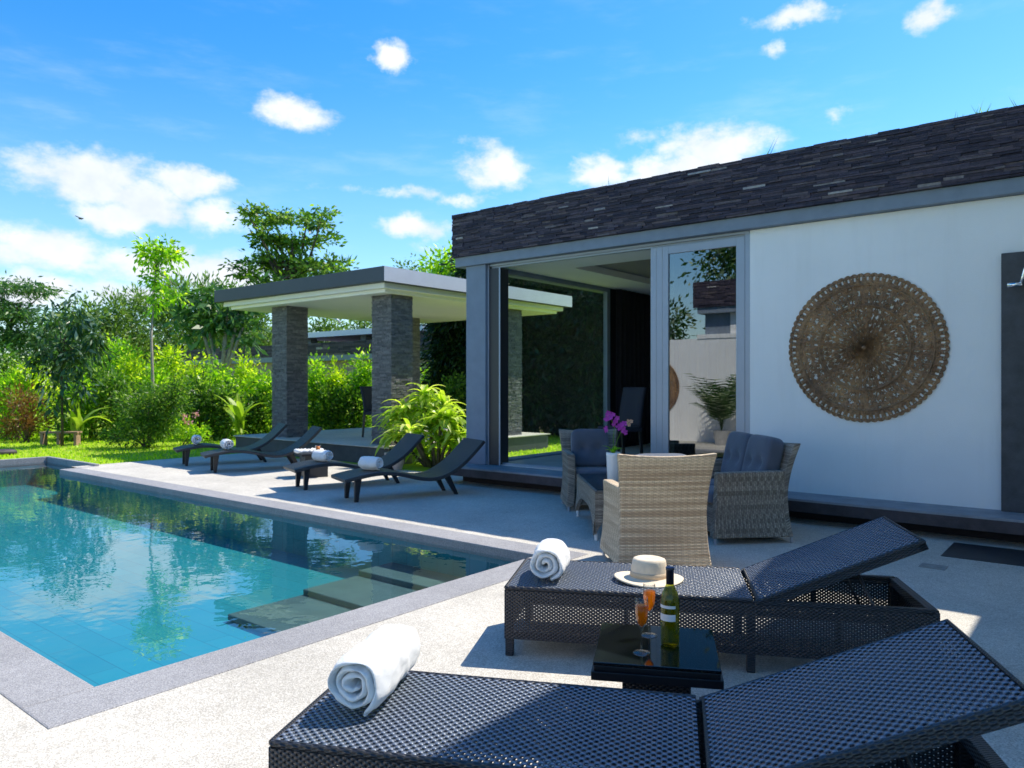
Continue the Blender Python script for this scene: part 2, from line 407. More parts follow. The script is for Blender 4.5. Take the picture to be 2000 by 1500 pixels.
M['wood'] = mat('weathered_wood', (.32, .20, .13), .8, .3, 8, .4, 40)
M['lf_yellow'] = mat_leaf('yellow_green_leaf', (.14, .26, .008), (.52, .66, .02), (.88, .84, .06), .52)
M['lf_bright'] = mat_leaf('bright_green_leaf', (.07, .19, .008), (.34, .58, .02), (.70, .78, .06), .52)
M['lf_mid'] = mat_leaf('mid_green_leaf', (.02, .07, .01), (.13, .27, .025), (.38, .50, .07), .42)
M['lf_dark'] = mat_leaf('dark_green_leaf', (.014, .05, .014), (.06, .14, .035), (.46, .50, .38), .35, .3)
M['lf_cool'] = mat_leaf('cool_green_leaf', (.03, .10, .03), (.08, .18, .05), (.18, .30, .09), .4)
M['lf_far'] = mat_leaf('far_green_leaf', (.07, .14, .03), (.15, .25, .055), (.26, .34, .10), .42)
M['lf_hedge'] = mat_leaf('shaded_bamboo_leaf', (.008, .028, .008), (.022, .06, .016), (.05, .11, .03), .25)  # leaf green darkened to carry the hedge's shaded side
M['lf_red'] = mat_leaf('rusty_leaf', (.13, .05, .02), (.24, .11, .03), (.30, .20, .05), .35)
M['lf_strap'] = mat_leaf('variegated_strap_leaf', (.20, .34, .03), (.55, .62, .08), (.92, .90, .50), .5, .3)
M['lf_banana'] = mat_leaf('banana_leaf', (.20, .32, .03), (.36, .46, .06), (.5, .55, .16), .45, .35)
M['lf_pale'] = mat_leaf('pale_reddish_young_leaf', (.30, .16, .11), (.42, .30, .22), trans=.3)
M['flower_pink'] = mat_leaf('pink_flower', (.62, .25, .40), (.75, .42, .55), trans=.3)
M['grass'] = mat_leaf('grass_blade', (.22, .40, .010), (.50, .68, .015), (.66, .74, .03), .48)

# ---------------------------------------------------------------- ground, terrace, pool
lawn_m = mat('lawn_turf', (.20, .32, .008), .9, 0, 2.2, .8, 90, col2=(.40, .52, .015))
PX0, PX1, PY0, PY1 = 1.48, 4.88, 3.66, 13.40        # pool inner edges
EX1, EY1 = 5.46, 15.6                               # wider end beyond the terrace
g_ = MB()
def sheet(mb, x0, x1, y0, y1, z): mb.add([(x0, y0, z), (x1, y0, z), (x1, y1, z), (x0, y1, z)], [(0, 1, 2, 3)])
for x0, x1, y0, y1 in ((-400, 400, -400, -6), (-400, -4, -6, 13.76), (8.3, 400, -6, 13.76), (5.2, 8.3, 13.42, 13.76), (-400, .9, 13.76, 15.68), (5.53, 400, 13.76, 15.68), (-400, 400, 15.68, 400)):
    sheet(g_, x0, x1, y0, y1, -.02)
struct(g_.build('lawn', lawn_m))
t_ = MB()
for x0, x1, y0, y1 in ((-4, 8.4, -6, 3.36), (-4, 1.18, 3.36, 13.76), (5.18, 8.4, 3.36, 13.74)):
    sheet(t_, x0, x1, y0, y1, 0)
t_.add([(5.18, 13.74, 0), (8.4, 13.74, 0), (8.4, 13.74, -.06), (5.18, 13.74, -.06)], [(0, 1, 2, 3)])
struct(t_.build('terrace', M['terrace']))
c_ = MB()
c_.box(1.18, 5.18, 3.36, PY0, -.10, .006)
c_.box(PX1, 5.18, PY0, 13.42, -.10, .006)
c_.box(1.18, PX0, PY0, 13.76, -.10, .006)
c_.box(5.18, 5.5, 13.42, 13.5, -.1, .004)
c_.box(EX1, EX1 + .07, 13.5, EY1 + .07, -.12, .035)
c_.box(.9, EX1, EY1, EY1 + .07, -.12, .035)
struct(c_.build('pool_coping', M['coping'], bevel=.008))

def mat_pooltile(name, c1, c2, joint):
    m = bpy.data.materials.new(name); m.use_nodes = True; t = NT(m.node_tree); b = t.n['Principled BSDF']
    tc = t.new('ShaderNodeTexCoord')
    mp = t.new('ShaderNodeMapping'); t.l.new(tc.outputs['UV'], mp.inputs[0]); mp.inputs['Rotation'].default_value = (0, 0, R(90))
    br = t.new('ShaderNodeTexBrick'); t.l.new(mp.outputs[0], br.inputs['Vector']); br.inputs['Scale'].default_value = 1
    br.inputs['Brick Width'].default_value = .6; br.inputs['Row Height'].default_value = .2; br.inputs['Mortar Size'].default_value = .004
    br.inputs['Color1'].default_value = (*c1, 1); br.inputs['Color2'].default_value = (*c2, 1); br.inputs['Mortar'].default_value = (*joint, 1)
    nz = t.noise(tc.outputs['UV'], 2.5, 5, .65)
    t.l.new(t.mix(t.maprange(nz.outputs[0], .35, .7, 0, .25), br.outputs[0], (c1[0] * .8 + .02, c1[1] * 1.2 + .02, c1[2] * 1.1, 1)), b.inputs['Base Color'])
    b.inputs['Roughness'].default_value = .6
    return m
M['pooltile'] = mat_pooltile('turquoise_pool_tile', (.003, .225, .285), (.006, .26, .325), (.002, .155, .20))
M['poolstep'] = mat('pool_step_stone', (.075, .13, .135), .7, .15, 5, .2, 40)
b_ = MB(); D = -.46
def quad(mb, a, b, c, d): mb.add([a, b, c, d], [(0, 1, 2, 3)])
quad(b_, (PX0, PY0, D), (PX1, PY0, D), (PX1, EY1, D), (PX0, EY1, D))
quad(b_, (PX1, 13.5, D), (EX1, 13.5, D), (EX1, EY1, D), (PX1, EY1, D))
quad(b_, (.9, 13.76, D), (PX0, 13.76, D), (PX0, EY1, D), (.9, EY1, D))
quad(b_, (PX0, PY0, D), (PX0, PY0, -.09), (PX1, PY0, -.09), (PX1, PY0, D))
quad(b_, (PX1, PY0, D), (PX1, PY0, -.09), (PX1, 13.5, -.09), (PX1, 13.5, D))
quad(b_, (PX1, 13.5, D), (PX1, 13.5, -.09), (EX1, 13.5, -.09), (EX1, 13.5, D))
quad(b_, (EX1, 13.5, D), (EX1, 13.5, -.09), (EX1, EY1, -.09), (EX1, EY1, D))
quad(b_, (EX1, EY1, D), (EX1, EY1, -.09), (.9, EY1, -.09), (.9, EY1, D))
quad(b_, (PX0, 13.76, D), (PX0, 13.76, -.09), (PX0, PY0, -.09), (PX0, PY0, D))
struct(b_.build('pool_basin', M['pooltile'], uv=True))
s_ = MB()
for x0, x1, zt in ((4.46, PX1 - .002, -.31), (3.86, 4.46, -.355), (3.16, 3.86, -.40)):
    s_.box(x0, x1 - .001, PY0 + .002, 5.4, D + .01, zt)
struct(s_.build('pool_steps', M['poolstep'], bevel=.01))
wm = bpy.data.materials.new('pool_water'); wm.use_nodes = True; t = NT(wm.node_tree); t.n.remove(t.n['Principled BSDF'])
tc = t.new('ShaderNodeTexCoord'); mp = t.new('ShaderNodeMapping'); t.l.new(tc.outputs['Object'], mp.inputs[0])
mp.inputs['Rotation'].default_value = (0, 0, R(-39)); mp.inputs['Scale'].default_value = (1.0, 1.0, 1)
na = t.noise(mp.outputs[0], 2.2, 3, .55); nb = t.noise(mp.outputs[0], 9, 2, .5)
hh = t.m('ADD', na.outputs[0], t.m('MULTIPLY', nb.outputs[0], .12))
bp = t.new('ShaderNodeBump'); bp.inputs['Strength'].default_value = .06; bp.inputs['Distance'].default_value = .06; t.l.new(hh, bp.inputs['Height'])
fr = t.new('ShaderNodeFresnel'); ge = t.new('ShaderNodeNewGeometry'); t.l.new(t.maprange(ge.outputs['Backfacing'], 0, 1, 2.2, 1 / 2.2), fr.inputs[0]); t.l.new(bp.outputs[0], fr.inputs['Normal'])
gl = t.new('ShaderNodeBsdfGlossy'); gl.inputs['Roughness'].default_value = .012; t.l.new(bp.outputs[0], gl.inputs['Normal'])
tr = t.new('ShaderNodeBsdfTransparent'); tr.inputs[0].default_value = (.84, .97, .98, 1)
mx = t.new('ShaderNodeMixShader'); t.l.new(fr.outputs[0], mx.inputs[0]); t.l.new(tr.outputs[0], mx.inputs[1]); t.l.new(gl.outputs[0], mx.inputs[2])
t.l.new(mx.outputs[0], t.n['Material Output'].inputs[0])
wt = MB(); WZ = -.065
for x0, x1, y0, y1 in ((PX0, PX1, PY0, 13.5), (PX0, EX1, 13.5, 13.76), (.9, EX1, 13.76, EY1)): sheet(wt, x0, x1, y0, y1, WZ)
struct(wt.build('pool_water', wm))

# dark inset floor tray and drain lid on the terrace
o = MB().box(6.92, 7.58, -.2, 1.09, -.02, .004).build('floor_tray', mat('dark_slate_tile', (.022, .024, .03), .5, .3, 7, .3, 50))
tag(o, 'dark slate shower tray let into the terrace below the shower panel', 'shower tray')
o = MB().box(6.40, 6.56, .98, 1.16, -.02, .004).build('drain_lid', mat('drain_lid_stone', (.28, .27, .25), .7, .2, 20, .3, 80), bevel=.002)
tag(o, 'small square drain lid in the terrace beside the shower tray', 'drain')

# ---------------------------------------------------------------- stacked stone cladding
def clad(mb, rng, p0, ax, length, z0, z1, rowh, lmin, lmax, depth, outn, jit=.010):
    """rows of split stone strips on a plane: p0 origin, ax unit direction along, outn outward unit normal"""
    z = z0; ax = Vector(ax); outn = Vector(outn)
    while z < z1 - rowh * .3:
        rh = min(rowh * rng.uniform(.7, 1.3), z1 - z); s = -rng.uniform(0, lmin)
        while s < length:
            L = rng.uniform(lmin, lmax); a = max(0, s); b = min(length, s + L)
            if b - a > .01:
                dp = depth + rng.uniform(-jit, jit)
                ex = rng.uniform(-.006, .006) if z + rh >= z1 - 1e-4 else 0
                q = [Vector(p0) + ax * a, Vector(p0) + ax * (b - .002)]
                vs = []
                for zz in (z + .001, z + rh - .002 + ex):
                    for base, od in ((q[0], 0), (q[1], 0), (q[1], dp + rng.uniform(-.004, .004)), (q[0], dp + rng.uniform(-.004, .004))):
                        pt = base + outn * od; vs.append((pt.x, pt.y, zz))
                fs = [(0, 3, 2, 1), (4, 5, 6, 7), (0, 1, 5, 4), (1, 2, 6, 5), (2, 3, 7, 6), (3, 0, 4, 7)]
                if ax.cross(outn).z < 0: fs = [f[::-1] for f in fs]
                mb.add(vs, fs)
            s += L
        z += rh
    return mb
rng = random.Random(7)

# ---------------------------------------------------------------- villa
villa = thing('villa', 'flat roofed white villa with dark stacked stone parapet and tall sliding glass doors', 'house')
YE = 7.52; YW = -2.6
MB().box(8.1, 8.3, YW, 3.13, .25, 3.10).build('wall', M['white'], villa)
mb = MB()
clad(mb, rng, (8.02, YW, 0), (0, 1, 0), YE - YW, 3.245, 3.865, .024, .07, .32, .07, (-1, 0, 0))
clad(mb, rng, (7.98, YE - .03, 0), (1, 0, 0), 5.6, 3.245, 3.865, .030, .12, .42, .03, (0, 1, 0))
mb.box(8.021, 13.6, YW, YE - .031, 3.26, 3.84)
mb.build('stone_parapet', M['slate'], villa)
MB().box(8.0, 8.36, YW, YE - .02, 3.105, 3.243).box(8.361, 13.55, 7.2, YE - .02, 3.105, 3.243).build('beam', M['beam'], villa, bevel=.004)
MB().box(8.04, 8.42, 6.95, 7.32, .25, 3.103).build('column', M['beam'], villa, bevel=.006)
MB().box(7.62, 8.12, YW, 7.42, .125, .25).box(8.121, 13.4, 3.2, 7.42, .125, .249).build('plinth', M['plinthtop'], villa, bevel=.006)
MB().box(7.626, 7.66, YW, 7.415, .122, .226).build('plinth_edge', M['darkstone'], villa)
bpy.data.objects['plinth_edge'].location = (-.009, 0, 0)
MB().box(7.95, 13.3, YW, 7.3, -.02, .124).build('plinth_base', mat('recess_shade_black', (.02, .017, .02), .9), villa)  # near-black colour carries the shade of the recess under the plinth
MB().box(8.13, 13.2, 3.14, 6.94, .25, .262).build('room_floor', M['floor'], villa)
mb = MB()
mb.box(8.37, 9.1, 3.1, 6.96, 3.10, 3.2).box(9.1, 12.3, 3.1, 3.85, 3.10, 3.2).box(9.1, 12.3, 6.15, 6.96, 3.10, 3.2).box(12.3, 13.1, 3.1, 6.96, 3.10, 3.2)
mb.build('ceiling', M['ceil'], villa)
MB().box(9.0, 12.4, 3.75, 6.25, 3.205, 3.24).build('ceiling_recess', mat('ceiling_recess_tone', (.30, .27, .25), .8), villa)  # recess panel in a darker tone than the ceiling
MB().box(13.0, 13.2, 3.1, 7.2, .25, 3.1).box(8.3, 13.0, 3.0, 3.13, .25, 3.1).build('inner_wall', mat('room_wall', (.5, .48, .46), .8, .1, 3), villa)
def folds(x0, x1, y, z0, z1, amp=.03, nf=9):
    A = []; n = nf * 8
    for i in range(n + 1):
        x = x0 + (x1 - x0) * i / n; yy = y + amp * math.sin(i / n * nf * 2 * PI)
        A.append([(x, yy, z0), (x, yy, z1)])
    return MB().slab(A, [[(p[0], p[1] + .01, p[2]) for p in r_] for r_ in A])
folds(11.5, 12.98, 6.86, .27, 3.09).build('curtain', M['curtain'], villa, smooth=True)
cu = folds(3.16, 4.30, -8.62, .27, 3.09); cu.v = [(-y, x, z) for x, y, z in cu.v]
cu.build('curtain', M['curtain'], villa, smooth=True, recalc=True)
# side glazing facing the garden
mb = MB().box(8.43, 8.5, 6.97, 7.05, .25, 3.1).box(11.36, 11.46, 6.97, 7.05, .25, 3.1).box(8.5, 11.36, 6.97, 7.05, 3.03, 3.1).box(8.5, 11.36, 6.97, 7.05, .25, .275).box(12.78, 12.86, 6.97, 7.05, .25, 3.1)
sg = mb.build('side_window', M['beam'], villa)
MB().box(8.5, 11.36, 7.0, 7.01, .275, 3.03).build('pane', M['pane'], sg)
MB().box(11.46, 12.78, 6.99, 7.03, .25, 3.1).build('side_panel', M['curtain'], villa)
# door jamb, track, sliding leaf
MB().box(8.1, 8.3, 6.74, 6.93, .25, 3.04).build('door_jamb', M['darkframe'], villa)
MB().box(8.09, 8.095, 6.925, 6.949, .25, 3.1).box(8.09, 8.098, 6.72, 6.742, .25, 3.04).build('jamb_trim', M['alu'], villa)
MB().box(8.1, 8.13, 3.135, 6.92, 3.075, 3.10).box(8.14, 8.2, 3.135, 6.92, 3.05, 3.10).build('door_track', M['alu'], villa)
MB().box(8.16, 8.24, 3.135, 6.74, .25, .285).build('door_sill', M['alu'], villa)
leaf = MB().box(8.10, 8.15, 4.125, 4.36, .29, 3.045).box(8.10, 8.15, 3.19, 3.29, .29, 3.045).box(8.10, 8.15, 3.29, 4.125, 2.95, 3.045).box(8.10, 8.15, 3.29, 4.125, .29, .40).build('sliding_door', M['alu'], villa, bevel=.004)
MB().box(8.098, 8.1, 4.28, 4.286, .3, 3.04).box(8.098, 8.1, 4.20, 4.206, .3, 3.04).build('groove', mat('groove_grey', (.35, .36, .38), .5), leaf)
MB().box(8.12, 8.13, 3.29, 4.125, .40, 2.95).build('pane', M['mirrorpane'], leaf)
MB().box(8.105, 8.2, 3.132, 3.188, .25, 3.075).build('door_post', M['alu'], villa)
# unseen wing slabs and wall, added out of frame right to shade the terrace
MB().box(2.6, 8.2, -2.6, .315, 5.0, 5.5).build('unseen_shade_canopy', M['white'], villa)
MB().box(1.0, 8.0, -3.6, -.28, 3.1, 3.95).build('unseen_shade_roof', M['white'], villa)
MB().box(1.4, 7.6, -3.4, -1.6, .0, 3.1).build('unseen_wing_wall', M['white'], villa)
# weeds on the parapet
rg = random.Random(3); mb = MB()
for (y, h, n) in ((.95, .16, 5), (.88, .12, 4), (1.12, .10, 4), (2.95, .22, 3), (4.95, .18, 2), (1.9, .07, 3), (.7, .2, 2), (5.6, .1, 2), (3.6, .07, 3), (2.3, .08, 3)):
    for k in range(n):
        a = rg.uniform(0, 6.3); l = h * rg.uniform(.5, 1.1); x = 8.05 + rg.uniform(-.03, .05); yy = y + rg.uniform(-.05, .05)
        tip = (x + math.cos(a) * l * .4, yy + math.sin(a) * l * .5, 3.86 + l)
        mb.add([(x, yy - .005, 3.85), (x, yy + .006, 3.85), tip], [(0, 1, 2)])
struct(mb.build('weeds', M['lf_mid']), 'stuff')

# ---------------------------------------------------------------- carved medallion on the wall
med = thing('wall_medallion', 'large round carved brown wood medallion hung on the white wall', 'wall art', (8.094, 1.95, 1.765))
def medal():
    mb = MB(); NR, NA = 60, 432; Rm = .755; rgm = random.Random(5)
    def hfun(r, a):
        u = r / Rm; h = 0.0
        for c, wd, hh in ((.105, .03, .3), (.20, .012, .3), (.56, .016, .5), (.83, .014, .5), (.865, .012, .4)):
            h = max(h, hh * math.exp(-((u - c) / wd) ** 2))
        return h
    Rr = [i / NR for i in range(NR + 1)]
    def rim(a): return Rm * (1 - .022 * (1 - abs(math.sin(36 * a))))
    top = []
    for i, u in enumerate(Rr):
        row = []
        for k in range(NA):
            a = 2 * PI * k / NA; r = u * (rim(a) if u > .9 else Rm); uu = r / Rm
            car = .5 + .5 * math.sin(24 * a + 18 * uu) * math.sin(12 * a - 40 * uu)
            if uu > .88: car = .5 + .5 * math.cos(72 * a)
            if uu < .1: car = .6 + .4 * math.cos(16 * a)
            z = .004 + .012 * car + .012 * hfun(r, a) + (.02 * max(0, 1 - uu / .06)) + rgm.uniform(-.005, .005)
            row.append((-z, r * math.sin(a), r * math.cos(a)))
        top.append(row)
    vs = [p for row in top for p in row] + [(.004, p[1], p[2]) for row in top for p in row]
    o = (NR + 1) * NA; fs = []; keep = set()
    for i in range(1, NR):
        for k in range(NA):
            u = (i + .5) / NR; a = 2 * PI * (k + .5) / NA; hole = False
            if .885 < u < .985:
                hole = (math.cos(72 * a) < -.25) and (.905 < u < .955) or (math.cos(72 * a) > .45 and .955 < u < .975)
            elif .60 < u < .815 or .21 < u < .54 or .12 < u < .19:
                s1 = math.sin(20 * a + 30 * u) * math.sin(20 * a - 30 * u)
                s2 = math.sin(12 * a + 60 * u) * math.sin(36 * a - 9 * u)
                zone = .02 if .21 < u < .54 else .12
                hole = s1 > zone and s2 > -.25
                if .60 < u < .815 and abs(math.sin(4 * a)) < .30: hole = False
                if .21 < u < .54 and abs(math.sin(4 * a + .4)) < .16: hole = False
                if rgm.random() < .30: hole = False
            if not hole: keep.add((i, k))
    for k in range(NA): keep.add((0, k))
    for (i, k) in keep:
        k2 = (k + 1) % NA
        fs.append((i * NA + k, (i + 1) * NA + k, (i + 1) * NA + k2, i * NA + k2))
        fs.append((o + i * NA + k2, o + (i + 1) * NA + k2, o + (i + 1) * NA + k, o + i * NA + k))
        for (di, dk, a, b) in ((1, 0, (i + 1) * NA + k, (i + 1) * NA + k2), (-1, 0, i * NA + k2, i * NA + k), (0, 1, (i + 1) * NA + k2, i * NA + k2), (0, -1, i * NA + k, (i + 1) * NA + k)):
            nb = (i + di, (k + dk) % NA)
            if nb not in keep and 0 <= nb[0]:
                fs.append((b, a, o + a, o + b))
    return mb.add(vs, fs)
def mat_wood(name):
    m = bpy.data.materials.new(name); m.use_nodes = True; t = NT(m.node_tree); b = t.n['Principled BSDF']
    tc = t.new('ShaderNodeTexCoord'); n1 = t.noise(tc.outputs['Object'], 3.0, 5, .65); n2 = t.noise(tc.outputs['Object'], 28, 4, .7)
    f = t.m('ADD', t.m('MULTIPLY', n1.outputs[0], .55), t.m('MULTIPLY', n2.outputs[0], .45))
    t.l.new(t.ramp(f, [(.3, (.085, .043, .02)), (.48, (.235, .13, .065)), (.62, (.39, .225, .105)), (.78, (.72, .46, .2))]), b.inputs['Base Color'])
    b.inputs['Roughness'].default_value = .55
    return m
M['medal'] = mat_wood('carved_teak')
medal_o = medal().build('carved_disc', M['medal'], med)
mb = MB()
for rr, rt in ((.428, .005), (.632, .005)):
    A = [(-.036, rr * math.sin(2 * PI * k / 96), rr * math.cos(2 * PI * k / 96)) for k in range(96)]
    vs = []; fs = []
    for k in range(96):
        a = 2 * PI * k / 96
        for q in range(6):
            b = 2 * PI * q / 6; r2 = rr + rt * math.cos(b); vs.append((-.034 + rt * .8 * math.sin(b), r2 * math.sin(a), r2 * math.cos(a)))
        k2 = (k + 1) % 96
        for q in range(6): q2 = (q + 1) % 6; fs.append((k * 6 + q, k2 * 6 + q, k2 * 6 + q2, k * 6 + q2))
    mb.add(vs, fs)
mb.build('ring_moulding', M['medal'], med, smooth=True, recalc=True)
bs = MB(); bs.lathe([(0.001, .036), (.012, .034), (.022, .024), (.03, .012)], 16); bs.v = [(-z, x, y) for x, y, z in bs.v]
bs.build('boss', M['medal'], med, smooth=True, recalc=True)

# outdoor shower
sh = thing('shower_panel', 'dark grey stone outdoor shower panel with chrome arm at right end of the wall', 'shower', (8.1, .5, .25))
MB().box(-.07, -.002, -.7, .285, 0, 2.33).build('panel', mat('dark_shower_stone', (.055, .058, .065), .65, .25, 10, .3, 70), sh, bevel=.004)
MB().tube([(-.07, .13, 2.03), (-.16, .13, 2.03), (-.17, .13, 2.05)], .012).tube([(-.16, .23, 2.03), (-.16, .12, 2.03)], .02, 10).build('tap', M['chrome'], sh, smooth=True)
MB().tube([(-.16, .13, 2.03), (-.165, .115, 2.10), (-.17, .10, 2.16), (-.2, .07, 2.22), (-.26, .02, 2.26), (-.34, -.05, 2.26)], .012).build('shower_arm', M['chrome'], sh, smooth=True)

# ---------------------------------------------------------------- pavilion
pav = thing('pavilion', 'open garden pavilion with flat grey roof on square stone columns', 'pavilion')
MB().box(8.5, 14.15, 9.62, 15.05, 3.15, 3.405).build('roof', M['fascia'], pav, bevel=.006)
MB().box(8.505, 14.145, 9.612, 9.619, 3.152, 3.40).build('sunlit_fascia_strip', mat('sunlit_fascia_pale', (.62, .62, .66), .5, .04, 3), pav)  # pale strip puts the sunlight of this roof side into the colour
MB().box(8.64, 14.0, 9.76, 14.9, 3.06, 3.149).box(8.75, 13.9, 9.87, 14.8, 3.0, 3.06).build('soffit', M['soffit'], pav)
for (cx, cy) in ((9.0, 9.99), (9.0, 13.14), (12.25, 9.99), (12.25, 13.14)):
    mb = MB().box(cx + .02, cx + .50, cy + .02, cy + .50, .3, 2.999)
    clad(mb, rng, (cx + .02, cy, 0), (0, 1, 0), .52, .301, 2.998, .032, .05, .2, .022, (-1, 0, 0), .006)
    clad(mb, rng, (cx, cy + .02, 0), (1, 0, 0), .52, .301, 2.998, .032, .05, .2, .022, (0, -1, 0), .006)
    mb.build('column', M['columnstone'], pav)
MB().box(8.74, 13.4, 9.75, 14.6, -.02, .28).build('platform', mat('platform_stone', (.06, .065, .075), .6, .2, 7, .2, 60), pav)
MB().box(8.70, 13.44, 9.71, 14.64, .281, .303).build('platform_floor', M['terrace'], pav, bevel=.004)
def dark_chair(loc, rz, label, h=1.05, seat=.46):
    t = thing('dining_chair', label, 'chair', loc, rz)
    for x in (-.2, .2):
        MB().taper((x, .2, 0), (x, .2, seat), .03, .04).build('leg', M['blackwood'], t)
        MB().taper((x, -.24, 0), (x, -.2, seat), .03, .04).build('leg', M['blackwood'], t)
    MB().box(-.23, .23, -.22, .24, seat, seat + .07).build('seat', M['cushion2'], t, bevel=.02)
    A = []; B = []
    for i in range(9):
        zz = seat + .05 + (h - seat - .05) * i / 8; y = -.21 - .10 * (i / 8) ** 1.5
        A.append([(x, y - .02 + .03 * (x / .23) ** 2, zz) for x in (-.23, -.12, 0, .12, .23)]); B.append([(p[0], p[1] + .05, p[2]) for p in A[-1]])
    MB().slab(A, B).build('backrest', M['cushion2'], t, smooth=True, recalc=True)
    return t
dark_chair((10.35, 11.9, .303), R(200), 'dark dining chair standing inside the pavilion between its stone columns')
dark_chair((9.35, 5.52, .262), R(70), 'dark high backed dining chair inside the villa behind the open doorway', 1.09)

# ---------------------------------------------------------------- neighbouring villa and lamp pipe
nb = thing('neighbour_house', 'low neighbouring house with dark stone parapet and white roof slab beyond the hedge', 'house')
MB().box(17.2, 26, 13, 34, -.02, 2.25).build('wall', mat('neighbour_wall', (.33, .26, .22), .8, .1, 2), nb)
MB().box(17.0, 26.2, 12.8, 34.2, 2.251, 2.45).build('beam', M['beam'], nb)
mb = MB().box(17.05, 26.1, 12.9, 34.1, 2.451, 2.9)
clad(mb, rng, (17.05, 12.8, 0), (0, 1, 0), 21.3, 2.452, 2.92, .07, .2, .8, .06, (-1, 0, 0)); clad(mb, rng, (16.95, 12.9, 0), (1, 0, 0), 9, 2.452, 2.92, .07, .2, .8, .06, (0, -1, 0))
mb.build('stone_parapet', M['slate'], nb)
MB().box(18.2, 23.0, 18.6, 26.5, 3.25, 3.46).build('roof_slab', M['whitemetal'], nb)
for y in (19.3, 22.2, 25.6): MB().box(18.7, 19.0, y, y + .3, 2.9, 3.249).build('post', M['beam'], nb)
ve = MB().lathe([(.22, 0), (.2, .25), (.32, .35), (.34, .55), (.2, .72), (.02, .78)], 12, (19.5, 17.2, 2.91)).build('roof_vent', M['whitemetal'], nb, smooth=True)
lp = [at(663, 648, 25), at(663, 630, 25), at(658, 624, 25), at(625, 612, 25)]
o = MB().tube([(lp[0].x, lp[0].y, 3.46), lp[1], lp[2], lp[3]], .05).build('bent_pipe', M['whitemetal'], None, smooth=True)
tag(o, 'thin white bent pipe rising from the neighbour roof slab', 'pipe')

# ---------------------------------------------------------------- villa wing across the pool (seen only in the door glass)
ow = thing('opposite_wing', 'white villa wing with stone parapet across the pool, reflected in the door glass', 'house')
MB().box(-2.6, -.9, 3.2, 7.1, 0, 3.1).build('wall', M['white'], ow)
MB().box(-2.6, -.92, 7.1, 7.75, 0, 3.1).build('dark_wall', M['beam'], ow)
mb = MB().box(-3, -.72, 3.1, 7.9, 3.25, 3.85); clad(mb, rng, (-.72, 3.1, 0), (0, 1, 0), 4.85, 3.245, 3.87, .036, .12, .42, .06, (1, 0, 0)); mb.build('stone_parapet', M['slate'], ow)
MB().box(-3, -.7, 3.15, 7.85, 3.101, 3.244).build('beam', M['beam'], ow)
o = MB().box(-1.0, -.8, 6.2, 12.5, 0, 2.5).box(-1.02, -.78, 6.9, 7.9, 2.501, 2.6).build('garden_wall', M['white']); tag(o, 'white garden wall across the pool, mirrored in the glass of the sliding door', 'wall')
o = medal_o.copy(); C.objects.link(o); o.parent = None; o.name = 'wall_medallion'; o.location = (-.78, 9.12, 1.32); o.rotation_euler = (0, 0, PI)
tag(o, 'second carved round medallion on the wing across the pool, seen mirrored in the door', 'wall art')

